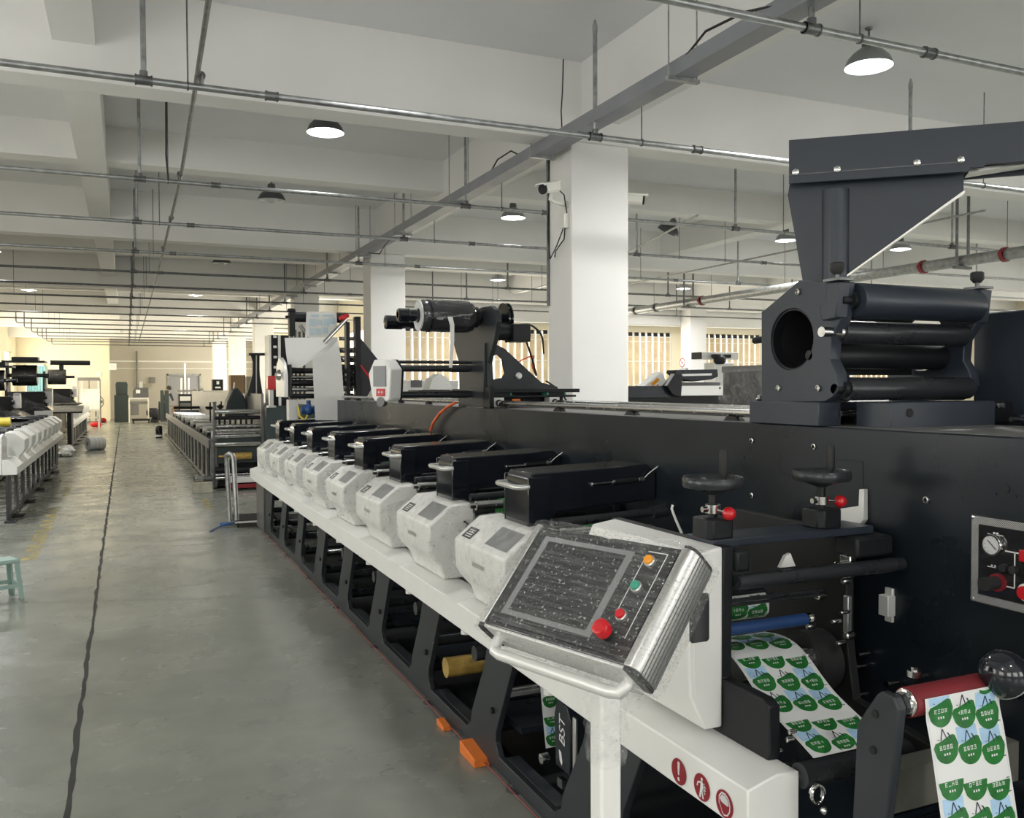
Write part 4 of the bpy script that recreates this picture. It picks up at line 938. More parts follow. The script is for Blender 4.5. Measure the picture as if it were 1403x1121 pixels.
# ---------------------------------------------------------------- swing arm over the carriage
S = thing('swing_arm', 'dark slate crane arm with triangular gusset standing over the roller carriage', 'crane arm', (2.37, 2.47, 1.467))
U = Vector((.741, -.672, 0)); NRM = Vector((-.672, -.741, 0)); P0 = Vector((2.36, 2.45, 0)) + NRM * .05
def onarm(px, py, off=0.0):
    v = ray(px, py); p0 = P0 + NRM * off; t = (p0 - Vector((0, 0, 0))).dot(NRM) / v.dot(NRM) if False else ((p0 - CAM).dot(NRM)) / v.dot(NRM)
    p = CAM + v * t; return ((p - p0).dot(U), p.z)
def armprism(m, poly, o0, o1):
    n = len(poly); a = [P0 + NRM * o0 + U * s + Vector((0, 0, z)) for s, z in poly]; b = [P0 + NRM * o1 + U * s + Vector((0, 0, z)) for s, z in poly]
    m.ring([a, b])
bl = onarm(1081, 193); bb_ = onarm(1081, 253); br = onarm(1403, 167); brb = onarm(1403, 223); n1 = onarm(1350, 226); n2 = onarm(1346, 231); n3 = onarm(1328, 231); n4 = onarm(1327, 236); n5 = onarm(1320, 237)
zt, zb_ = (bl[1] + br[1]) / 2, None
ext = .55
top_s = (br[1] - bl[1]) / (br[0] - bl[0])
m = MB(); armprism(m, [bl, (br[0] + ext, br[1] + top_s * ext), (brb[0] + ext, brb[1] + top_s * ext), brb, n1, n2, n3, n4, n5, bb_], 0, .012)
m2 = onarm(1081, 205)
BM = m.build('beam_side', 'navy_satin', S, .002)
m = MB(); armprism(m, [(bl[0], bl[1]), (br[0] + ext, br[1] + top_s * ext), (br[0] + ext, br[1] + top_s * ext - .012), (bl[0], bl[1] - .012)], -.15, .0)
armprism(m, [(bl[0], bl[1]), (br[0] + ext, br[1] + top_s * ext), (brb[0] + ext, brb[1] + top_s * ext), (bb_[0], bb_[1])], -.162, -.15)
m.build('beam_channel', 'navy_satin', S)
m = MB(); a0 = onarm(1082, 240, .004); a1 = onarm(1320, 222, .004); armprism(m, [a0, a1, (a1[0], a1[1] - .0025), (a0[0], a0[1] - .0025)], .012, .0145); m.build('beam_fold', 'galv_dark', S)
m = MB(); q = [onarm(*p_, -.06) for p_ in ((1082, 252), (1320, 236), (1320, 262), (1145, 388), (1101, 392), (1079.5, 268))]; armprism(m, q, -.065, -.055); m.build('gusset', 'navy_satin', S, .001)
m = MB(); a_, b_ = q[2], q[3]; armprism(m, [a_, b_, (b_[0] + .004, b_[1] - .004), (a_[0] + .003, a_[1] - .006)], -.085, -.045); m.build('gusset_edge', 'alu', S)
m = MB(); m.lathe([(.052, 0), (.052, .84)], (2.375, 2.475, 1.467), n=28); m.build('post', 'navy_satin', S)
m = MB(); m.lathe([(.09, 0), (.09, .02), (.06, .03)], (2.375, 2.475, 1.467), n=24); m.build('post_flange', 'navy_satin', S)
for px, py in ((1090, 236), (1147, 232), (1256, 223), (1316, 219)):
    s, z = onarm(px, py, .012); c = P0 + NRM * .012 + U * s + Vector((0, 0, z)); m = MB(); m.lathe([(.0125, 0), (.0125, .008), (.008, .010)], c, NRM, 6); m.build('bolt', 'steel', S)
m = MB(); a_ = onarm(1326, 238, -.05); b_ = onarm(1350, 229, -.05); armprism(m, [a_, (b_[0], a_[1] + .006), (b_[0] + .4, b_[1] + .02), (b_[0] + .4, b_[1] + .035), b_, (a_[0], a_[1] + .02)], -.12, -.04); m.build('arm_slide', 'alu', S)

# ---------------------------------------------------------------- unwind stand with its roll
W = thing('unwind_stand', 'black unwind stand with curved plate, pulley and white switch box, on the slide rods', 'unwind stand', (2.15, 5.4, 1.467))
WX = 2.06
pl = yz(WX, [(671, 559), (668, 515), (668, 498), (677, 465), (681, 440), (679, 425), (672, 419), (660, 421), (646, 427), (634, 431), (621, 446), (621, 470), (628, 495), (630, 558)])
pl = [(y, max(z, 1.47)) for y, z in pl]
m = MB(); m.prism(pl, 'x', WX, WX + .03); m.build('stand_plate', 'frame_grey', W, .003)
RC = atX(658, 435, WX)      # spindle axis
m = MB(); m.cyl((2.0, RC.y, RC.z), (2.26, RC.y, RC.z), .03, n=20); m.lathe([(.065, 0), (.065, .05), (.055, .05), (.055, .06), (.05, .06)], (1.985, RC.y, RC.z), (1, 0, 0), 28); m.build('spindle_hub', 'black_matt', W)
m = MB(); m.lathe([(.03, 0), (.105, .004), (.105, .012), (.09, .014), (.09, .028), (.105, .03), (.105, .038), (.04, .042)], (2.20, RC.y - .02, RC.z - .01), (1, 0, 0), 36); m.build('pulley', 'black_gloss', W)
m = MB(); m.cyl((1.52, RC.y, RC.z + .0), (1.99, RC.y, RC.z), .036, n=24); m.lathe([(.02, 0), (.042, .008), (.042, .07), (.036, .075)], (1.52, RC.y, RC.z), (1, 0, 0), 24); m.build('mandrel', 'black_gloss', W)
R2 = atX(622, 446, WX)
m = MB(); m.lathe([(.02, 0), (.046, .008), (.046, .12), (.040, .13), (.040, .55)], (1.57, R2.y, R2.z + .01), (1, 0, 0), 24); m.build('mandrel', 'black_gloss', W)
m = MB(); m.cyl((2.10, RC.y - .12, RC.z - .10), (2.30, RC.y - .12, RC.z - .10), .05, n=20); m.box(2.2, 2.32, RC.y - .2, RC.y - .06, RC.z - .16, RC.z - .05); m.build('drive_motor', 'black_matt', W, .006)
m = MB(); m.cyl((2.32, RC.y - .13, RC.z - .105), (2.335, RC.y - .13, RC.z - .105), .04, n=16); m.build('motor_cap', 'grey_metal', W)
# brace behind the plate: triangular gusset facing the camera with a slot
gy = RC.y - .10
G_ = [atY(*q_, gy) for q_ in ((676, 470), (692, 478), (705, 490), (742, 524), (764, 530), (765, 538), (662, 538), (664, 470))]
sl = [atY(*q_, gy) for q_ in ((674, 490), (681, 485), (688, 492), (692, 512), (688, 518), (676, 520))]
m = MB(); m.prism([(p.x, p.z) for p in G_], 'y', gy, gy + .02, holes=[[(p.x, p.z) for p in sl]]); m.build('brace', 'frame_grey', W, .002)
p = atY(710, 515, gy - .001); m = MB(); m.lathe([(.022, 0), (.022, .012), (.014, .014), (.014, .02)], p, (0, -1, 0), 8); m.build('rosette_knob', 'alu', W)
# slide base on bearings
y1 = 5.02; x0, x1 = 2.08, 2.66
m = MB(); m.box(x0, x1 + .02, y1, y1 + .75, 1.562, 1.585); m.build('slide_plate', 'black_matt', W, .002)
m = MB(); m.box(x0, x1, y1 + .01, y1 + .74, 1.532, 1.545); m.build('slide_plate', 'black_matt', W, .002)
for xx in (2.14, 2.52):
    m = MB(); m.box(xx - .06, xx + .06, y1 + .015, y1 + .1, 1.545, 1.562); b = m.build('linear_bearing', 'black_matt', W)
    m = MB(); m.box(xx - .068, xx - .058, y1 + .012, y1 + .1, 1.546, 1.561); m.box(xx + .058, xx + .068, y1 + .012, y1 + .1, 1.546, 1.561); m.build('end_seal', 'green_button', b)
for xx in (2.115, 2.5):
    m = MB(); m.prism([(xx - .035, 1.474), (xx + .035, 1.474), (xx + .035, 1.532), (xx - .035, 1.532)], 'y', y1, y1 + .08, holes=[circle(xx, 1.498, .021, 20)]); m.build('rod_bearing', 'alu_white', W, .002)
    m = MB(); m.lathe([(.0175, 0), (.022, 0), (.022, .01), (.0175, .01)], (xx, y1 - .008, 1.498), (0, 1, 0), 20); m.build('rod_seal', 'rubber', W)
m = MB(); m.box(2.21, 2.26, y1 - .002, y1 + .02, 1.508, 1.522); m.build('red_tag', 'orange', W)
m = MB(); m.box(2.07, 2.62, y1 + .12, y1 + .6, 1.50, 1.562); m.build('slide_body', 'black_matt', W)
m = MB(); m.box(2.045, 2.075, y1 - .02, y1 + .10, 1.468, 1.60); m.build('end_block', 'black_matt', W, .003)
# cantilever rollers and the white switch box at their end
ry = 5.36
rollz = [(505, .021, 'roller_black'), (540.5, .021, 'roller_black'), (496.5, .010, 'roller_black')]
bx = 1.575
for py, rad, mt in rollz:
    z = atY(600, py, ry).z; m = MB(); m.cyl((bx, ry, z), (WX + .03, ry, z), rad, n=18); m.cyl((WX - .14, ry, z), (WX - .02, ry, z), rad * 1.15, n=18); m.build('tension_roller', mt, W)
zt, zb = atY(525, 493, 5.3).z, atY(525, 550, 5.3).z
cb = atY(530, 520, 5.28); nf = Vector((-.80, -.60, 0)); tf = Vector((.60, -.80, 0)); M_ = Matrix((tf, -nf, Vector((0, 0, 1)))).transposed().to_4x4(); M_.translation = (cb.x, cb.y, 0)
prof = [(-.10, zt - .085), (-.055, zt), (.03, zt), (.075, zt - .06), (.062, zb + .015), (.045, zb), (-.05, zb), (-.075, zb + .03)]
m = MB(); m.M = M_; m.prism(prof, 'y', -.055, .06); SB = m.build('switch_box', 'white_plastic', W, .008)
m = MB(); m.M = M_; m.prism([(a * 1.03, (b - zb) * 1.01 + zb) for a, b in prof], 'y', .06, .075); m.build('switch_box_back', 'black_matt', W, .003)
m = MB(); m.M = M_; m.box(-.058, .038, -.062, -.055, zt - .165, zt - .04); m.build('display', 'screen_light', SB, .002)
m = MB(); m.M = M_; m.box(-.035, .028, -.063, -.055, zt - .225, zt - .178); b = m.build('rocker_switch', 'red_plastic', SB, .002)
m = MB(); m.M = M_; m.box(-.018, -.008, -.0645, -.063, zt - .207, zt - .194); m.box(.004, .014, -.0645, -.063, zt - .207, zt - .194); m.build('switch_mark', 'line_white', b)
m = MB(); m.M = M_; m.cyl((-.005, -.06, zb - .002), (-.005, -.03, zb - .002), .03, n=18); m.build('foot_wheel', 'grey_metal', SB)
# hoses at the back
m = MB()
A = [atY(*q_, 5.5) for q_ in ((712, 445), (728, 446), (742, 460), (745, 485))]; m.tube(smooth([tuple(p) for p in A], 6), .007, 6)
A = [atY(*q_, 5.5) for q_ in ((715, 450), (722, 470), (730, 495), (735, 515))]; m.tube(smooth([tuple(p) for p in A], 6), .007, 6)
A = [atY(*q_, 5.35) for q_ in ((748, 522), (760, 530), (770, 540), (776, 549))]; m.tube(smooth([tuple(p) for p in A], 6), .006, 6)
A = [atY(*q_, 5.2) for q_ in ((690, 480), (694, 495), (702, 508), (709, 514))]; m.tube(smooth([tuple(p) for p in A], 6), .006, 6)
m.build('hose', 'rubber', W)
m = MB(); A = [atY(*q_, 5.6) for q_ in ((708, 497), (720, 491), (731, 488), (729, 500), (733, 512))]; m.tube(smooth([tuple(p) for p in A], 6), .006, 6); m.build('hose', 'hose_orange', W, label='orange air hose')
# the roll on the spindle, wrapped in black film
xa, xb = 1.655, 2.0
R_ = thing('film_roll', 'material roll wrapped in creased black film, on the unwind stand spindle', 'roll', (xa, RC.y, RC.z))
m = MB(); L = []
for i in range(15):
    f = i / 14; x = xa + (xb - xa) * f; ring = []
    for j in range(40):
        a_ = 2 * PI * j / 40; rr = .098 + .004 * math.sin(9 * a_ + 7 * f) * random.random() + random.uniform(-.0025, .0025) - (.012 if i in (0, 14) else 0)
        ring.append((x, RC.y + rr * math.cos(a_), RC.z + rr * math.sin(a_)))
    L.append(ring)
m.ring(L); m.build('wrapping', 'wrap_dark', R_, sharp=30)
m = MB(); m.lathe([(.045, 0), (.093, 0), (.093, .008), (.045, .008)], (xa - .006, RC.y, RC.z), (1, 0, 0), 36, 0, True); m.build('roll_edge', 'paper_shade', R_, label='pale end face of the roll')
m = MB(); m.lathe([(.101, 0), (.1015, .012)], (xa + .05, RC.y, RC.z), (1, 0, 0), 40); m.build('tape_band', 'black_gloss', R_)
tx = atY(616, 460, RC.y - .09); q_ = [(tx.x, RC.y - .1, RC.z - .01), (tx.x + .01, RC.y - .11, RC.z - .06), (tx.x + .012, RC.y - .105, RC.z - .16), (tx.x + .002, RC.y - .10, RC.z - .32)]
m = MB()
for i in range(3): a_, b_ = Vector(q_[i]), Vector(q_[i + 1]); w_ = .016 - .002 * i; m.add([(a_.x - w_, a_.y, a_.z), (a_.x + w_, a_.y, a_.z), (b_.x + w_ * .9, b_.y, b_.z), (b_.x - w_ * .9, b_.y, b_.z), (a_.x - w_, a_.y + .002, a_.z), (a_.x + w_, a_.y + .002, a_.z), (b_.x + w_ * .9, b_.y + .002, b_.z), (b_.x - w_ * .9, b_.y + .002, b_.z)], [(0, 1, 2, 3), (4, 5, 6, 7), (0, 1, 5, 4), (3, 2, 6, 7), (0, 3, 7, 4), (1, 2, 6, 5)])
m.build('loose_strap', 'paper', R_, label='white strap hanging from the roll')
# ---------------------------------------------------------------- turner station at the far end of the near press
Q = thing('web_turner', 'black turner station threaded with white paper at the far end of the near press', 'web turner', (2.0, 9.6, 1.467))
yq = 9.5
def q3(px, py, y=yq): return atY(px, py, y)
a = q3(489, 430); b = q3(493, 552)
m = MB(); m.box(2.27, 2.33, 9.35, 9.45, 1.467, 2.36); m.build('upright', 'black_matt', Q, .004)
m = MB(); m.box(2.17, 2.21, 9.35, 9.45, 1.467, 2.30); m.build('upright', 'black_matt', Q, .004)
m = MB()
for k in range(4): m.box(1.62 + .045 * k, 1.645 + .045 * k, 9.6, 9.68, 1.47, 2.2 + .02 * (k % 2))
m.build('rail_stack', 'grey_metal', Q)
p1, p2 = q3(404, 434), q3(476, 434)
m = MB(); m.cyl((p1.x, yq + .05, p1.z), (p2.x, yq + .05, p1.z), .052, n=20); m.cyl((p1.x - .09, yq + .05, p1.z), (p1.x, yq + .05, p1.z), .015, n=10); m.build('top_roller', 'black_matt', Q)
m = MB(); m.box(1.60, 1.66, 9.5, 9.6, 2.15, 2.40); m.lathe([(.03, 0), (.05, .01), (.04, .04)], (1.63, 9.55, 2.40), n=10); m.build('roller_bracket', 'black_matt', Q, .004)
m = MB(); m.tube([q3(411, 446), q3(424, 462)], .02, 6); m.build('strut', 'galv', Q)
c1, c2 = q3(475, 437, 9.35), q3(418, 497, 9.35)
m = MB(); m.cyl(c1, c1.lerp(c2, .55), .022, n=16); m.build('turn_bar', 'chrome', Q)
m = MB(); m.sphere(c1 + Vector((-.03, 0, .015)), .035, 10); m.cyl(c1 + Vector((-.08, 0, 0)), c1 + Vector((.02, 0, .04)), .022, n=8); m.build('bar_clamp', 'red_plastic', Q)
for k, (py, x0, x1, mt, rad) in enumerate(((508, 396, 432, 'roller_black', .03), (517, 398, 430, 'steel', .02), (525, 399, 432, 'roller_black', .035), (534, 400, 430, 'steel', .022), (543, 396, 434, 'roller_black', .026), (480, 460, 490, 'steel', .03), (492, 462, 490, 'chrome', .035), (503, 462, 490, 'roller_black', .03), (516, 464, 490, 'roller_black', .045), (530, 465, 491, 'steel', .02), (544, 466, 491, 'roller_black', .025), (464, 464, 488, 'steel', .02))):
    A, B = q3(x0, py, 9.6), q3(x1, py, 9.6); m = MB(); m.cyl((A.x, 9.6, A.z), (max(B.x, 2.3) if x0 < 410 else B.x, 9.6, A.z), rad, n=16); m.build('guide_roller', mt, Q)
m = MB(); m.box(1.555, 1.585, 9.3, 9.7, 1.50, 1.84); m.build('side_cheek', 'frame_grey', Q, .004)
cc = q3(387, 520, 9.4)
m = MB(); m.prism([(9.2, 1.50), (9.75, 1.50), (9.75, 1.74), (9.68, 1.86), (9.5, 1.92), (9.3, 1.86), (9.2, 1.74)], 'x', 1.49, 1.53); m.build('end_disc', 'alu_white', Q, .006)
m = MB(); m.lathe([(.01, 0), (.05, .02), (.06, .05), (.04, .06)], (1.42, 9.35, 1.73), (1, 0, 0), 14); m.build('hand_knob', 'chrome', Q)
A = [q3(*t, 9.5) for t in ((490, 458), (519, 494), (511, 530), (498, 552), (490, 552))]
m = MB(); m.prism([(p.x, p.z) for p in A], 'y', 9.5, 9.53); m.build('gusset', 'frame_grey', Q, .003)
m = MB()
for k in range(4): A = [q3(494 + 3 * k, 500 + 4 * k, 9.3), q3(502 + 3 * k, 512 + 3 * k, 9.3), q3(508, 520 + 2 * k, 9.3)]; m.tube(A, .008, 5)
m.build('air_tube', 'red_plastic', Q)
m = MB(); bx_ = q3(408, 562, 9.7); m.box(1.60, 1.70, 9.6, 9.75, 1.22, 1.47); m.build('bracket', 'alu_white', Q, .004)
m = MB(); m.sphere((1.80, 9.55, 1.36), .065, 12); m.cyl((1.72, 9.55, 1.36), (1.9, 9.55, 1.36), .045, n=14); m.cyl((1.80, 9.55, 1.36), (1.80, 9.55, 1.46), .025, n=10); m.build('pump', 'blue_pump', Q, label='blue pump motor')
m = MB(); m.tube([(1.68, 9.5, 1.40), (1.69, 9.48, 1.30), (1.74, 9.46, 1.25), (1.78, 9.5, 1.30)], .012, 6); m.build('hose', 'yellow_ink', Q)
# paper web: over the top roller, sideways, then down across a 45 degree fold
m = MB()
def quad(ps, y, mi, dy=.003):
    P = [q3(px, py, y + d) for px, py, d in ps]; n = len(P)
    m.add([tuple(p) for p in P] + [(p.x, p.y + dy, p.z) for p in P], [tuple(range(n)), tuple(range(n, 2 * n))[::-1]] + [(i, (i + 1) % n, n + (i + 1) % n, n + i) for i in range(n)], mi)
quad([(420, 427, -.02), (461, 428, -.02), (462, 448, -.02), (448, 462, -.02), (418, 462, -.02)], 9.5, 0)
quad([(390, 463, 0), (462, 462, 0), (446, 478, -.06), (412, 504, -.09), (395, 503, -.02), (392, 485, 0)], 9.42, 0)
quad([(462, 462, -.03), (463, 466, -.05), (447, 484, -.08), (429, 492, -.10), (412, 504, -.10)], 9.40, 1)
quad([(428, 492, -.12), (447, 484, -.12), (463, 466, -.09), (468, 497, -.10), (471, 540, -.10), (473, 576, -.10), (432, 576, -.10), (430, 535, -.11)], 9.37, 0)
m.build('paper_web', ['paper', 'paper_shade'], None, recalc=True); o = bpy.data.objects[-1] if False else [x for x in bpy.data.objects if x.name.startswith('paper_web')][-1]
m = MB()
for (x0, y0, x1, y1) in ((424, 437, 431, 447), (434, 438, 441, 446), (444, 437, 451, 447), (424, 450, 430, 459), (433, 450, 440, 459), (443, 449, 449, 457), (452, 436, 459, 444), (426, 431, 437, 434), (442, 431, 456, 434)):
    P = [q3(x, y, 9.47) for x, y in ((x0, y0), (x1, y0), (x1, y1), (x0, y1))]; m.add([tuple(p) for p in P], [(0, 1, 2, 3)])
pr_ = m.build('paper_print', 'print_blue', None, recalc=False); pr_.parent = o
tag(o, 'white paper web looped and folded over the turner station, pale blue print at its top', 'paper web')

# ---------------------------------------------------------------- operator console on its pedestal
CON = thing('control_console', 'tilted touch-screen console wrapped in clear film on a white post in front of the press', 'control console', (.93, 1.62, 0))
TLc, TRc, BRc, BLc = Vector((.865, 1.796, 1.284)), Vector((.99, 1.415, 1.2845)), Vector((.82, 1.37, 1.0945)), Vector((.695, 1.751, 1.093))
ux = (TRc - TLc); Wd = ux.length; ux.normalize(); uy = (TLc - BLc); uy = (uy - ux * uy.dot(ux)); Hd = uy.length; uy.normalize(); uz = ux.cross(uy)
if uz.z < 0: uz = -uz
Ctr = (TLc + TRc + BRc + BLc) / 4
CM = Matrix((ux, uy, uz)).transposed().to_4x4(); CM.translation = Ctr
HW, HH, TH = Wd / 2, Hd / 2, .085
def cm(): mm = MB(); mm.M = CM; return mm
m = cm(); m.box(-HW, HW, -HH, HH, -TH + .006, -.003); m.build('housing', 'glass_black', CON, .004)
m = cm(); m.box(-HW + .008, HW - .01, -HH + .012, HH - .012, -.003, .0015); FAC = m.build('face_plate', 'screen', CON, .001)
# silver extrusions at both ends, with grooves and black end caps
for sgn in (1, -1):
    prof = [(0, .004), (.014, .004), (.024, -.004), (.028, -.016), (.028, -TH + .016), (.024, -TH + .004), (.014, -TH), (0, -TH)]
    m = cm(); m.prism([(sgn * (HW - .004 + a), b) for a, b in prof], 'y', -HH, HH)
    e = m.build('end_extrusion', 'alu', CON, .002)
    m = cm()
    for k in range(6): z = -.020 - k * .0095; m.box(min(sgn * (HW + .0238), sgn * (HW + .0246)), max(sgn * (HW + .0238), sgn * (HW + .0246)), -HH, HH, z - .0012, z + .0012)
    m.build('groove', 'galv_dark', e)
    m = cm(); m.prism([(sgn * (HW - .004 + a * .93), b * .96 - .003) for a, b in prof], 'y', HH, HH + .008); m.prism([(sgn * (HW - .004 + a * .93), b * .96 - .003) for a, b in prof], 'y', -HH - .008, -HH); m.build('end_cap', 'rubber', e, .002)
# lower white lip
m = cm(); m.box(-HW, HW, -HH - .006, -HH + .001, -TH, -.002); m.build('lower_edge', 'alu_white', CON, .002)
# screen bezel
def frame_strip(mm, x0, x1, y0, y1, w_, z, mi=0, wx=None):
    wx = wx or w_
    for q_ in (((x0, y0), (x1, y0), (x1, y0 + w_), (x0, y0 + w_)), ((x0, y1 - w_), (x1, y1 - w_), (x1, y1), (x0, y1)), ((x0, y0 + w_), (x0 + wx, y0 + w_), (x0 + wx, y1 - w_), (x0, y1 - w_)), ((x1 - wx, y0 + w_), (x1, y0 + w_), (x1, y1 - w_), (x1 - wx, y1 - w_))):
        mm.add([(a, b, z) for a, b in q_], [(0, 1, 2, 3)], mi)
m = cm(); sx0, sx1, sy0, sy1 = -HW + .035, HW * .46, -HH + .032, HH - .028
m.box(sx0, sx1, sy0, sy1, .0015, .0028, 0); frame_strip(m, sx0, sx1, sy0, sy1, .011, .0032, 1, .017); m.build('touch_screen', ['screen_light', 'screen_light'], CON, recalc=False)
m = cm(); m.box(sx0 + .017, sx1 - .017, sy0 + .011, sy1 - .011, .0029, .0034); m.build('display', 'screen', CON)
bxs = HW * .70; ysb = [HH * .66, HH * .20, -HH * .30, -HH * .66]
m = cm()
for dx, lo, hi in ((-.018, -HH * .3, HH * .78), (.030, -HH * .62, HH * .84)): m.box(bxs + dx - .0008, bxs + dx + .0008, lo, hi, .0015, .0022)
m.box(bxs - .018, bxs + .03, HH * .84 - .001, HH * .84 + .001, .0015, .0022); m.build('panel_line', 'line_white', FAC)
for yb, mt, nm in ((ysb[0], 'amber', 'amber'), (ysb[1], 'green_button', 'green'), (ysb[2], 'red_plastic', 'red')):
    m = cm(); m.lathe([(.0125, 0), (.0125, .006), (.0105, .008)], (bxs, yb, .0015), (0, 0, 1), 24); r_ = m.build('button_ring', 'alu', FAC)
    m = cm(); m.lathe([(.0098, 0), (.0098, .011), (.008, .013)], (bxs, yb, .003), (0, 0, 1), 22); m.build('push_button', mt, r_, label=nm + ' push button')
m = cm(); m.lathe([(.013, 0), (.013, .018)], (bxs - .004, ysb[3], .0015), (0, 0, 1), 22); es = m.build('stop_collar', 'rubber', FAC)
m = cm(); m.lathe([(.0145, .018), (.0168, .02), (.0175, .034), (.016, .040), (.009, .043)], (bxs - .004, ysb[3], .0015), (0, 0, 1), 26); m.build('stop_button', 'red_plastic', es, label='red mushroom stop button')
# tubular handle along the lower edge
m = cm(); hz = -.052; hy = -HH - .038
m.tube([(-HW + .012, -HH + .01, hz), (-HW + .012, -HH - .018, hz), (-HW + .02, -HH - .034, hz), (-HW + .038, hy, hz), (HW - .05, hy, hz), (HW - .03, -HH - .034, hz), (HW - .02, -HH - .016, hz), (HW - .02, -HH + .01, hz)], .0125, 14); m.build('handle', 'alu_white', CON)
# bracket and post
m = MB(); m.box(.900, .950, 1.595, 1.645, 0.012, 1.03); m.build('post', 'white_coat', CON, .006)
m = MB(); m.box(.82, 1.03, 1.50, 1.74, 0, .012); m.build('post_base', 'white_coat', CON, .003)
m = MB(); m.cyl((.925, 1.62, 1.02), Ctr + uz * (-TH), .03, n=16); m.build('tilt_joint', 'alu_white', CON)
# clear film stretched over the whole head
m = cm(); NX, NY2 = 15, 10
def shell(x, y, z): return (x + random.uniform(-.0022, .0022), y + random.uniform(-.002, .002), z + random.uniform(-.001, .0022))
g = []
X_ = [-HW - .030 + (2 * HW + .060) * i / (NX - 1) for i in range(NX)]
for i in range(NX):
    col = []
    for t in range(NY2): y = HH + .011 - (2 * HH + .024) * t / (NY2 - 1); e_ = abs(X_[i]) > HW + .015; col.append(shell(X_[i], y, .0075 - (.012 if e_ else 0)))
    col.append(shell(X_[i], -HH - .014, -.05)); col.append(shell(X_[i], -HH - .012, -TH - .006)); col.append(shell(X_[i], 0, -TH - .012)); col.append(shell(X_[i], HH + .012, -TH - .006)); col.append(shell(X_[i], HH + .013, -.03))
    g.append(col)
m.ring(g); fo = m.build('plastic_wrap', 'film_console', CON, sharp=25, recalc=True, label='clear stretch film')
TO = Matrix.Translation(ORG[CON.name]); fo.data.transform(CM.inverted() @ TO); fo.matrix_local = TO.inverted() @ CM
# loose gathered film below the right end and round the post head
m = cm(); g = []
for i in range(7):
    a_ = i / 6; g.append([(HW - .085 + .11 * a_ + random.uniform(-.006, .006), -HH - .006 - .07 * math.sin(PI * (.15 + .8 * a_)) * (j / 5) + random.uniform(-.004, .004), -.02 - .075 * j / 5 + .02 * math.sin(4 * a_ + j)) for j in range(6)])
m.add([p for r_ in g for p in r_], [(i * 6 + j, i * 6 + j + 1, (i + 1) * 6 + j + 1, (i + 1) * 6 + j) for i in range(6) for j in range(5)]); m.build('plastic_wrap', 'film_loose', CON, recalc=False, sharp=20)
m = MB(); L = []
for i in range(8):
    z = .80 + .026 * i; h = .030 + .004 * (i % 2); L.append([(.925 + h * sx * (1 + random.uniform(-.08, .1)), 1.62 + h * sy * (1 + random.uniform(-.08, .1)), z) for sx, sy in ((-1, -1), (0, -1.05), (1, -1), (1.05, 0), (1, 1), (0, 1.05), (-1, 1), (-1.05, 0))])
m.ring(L, False); m.build('plastic_wrap', 'film_loose', CON, recalc=False, sharp=20)
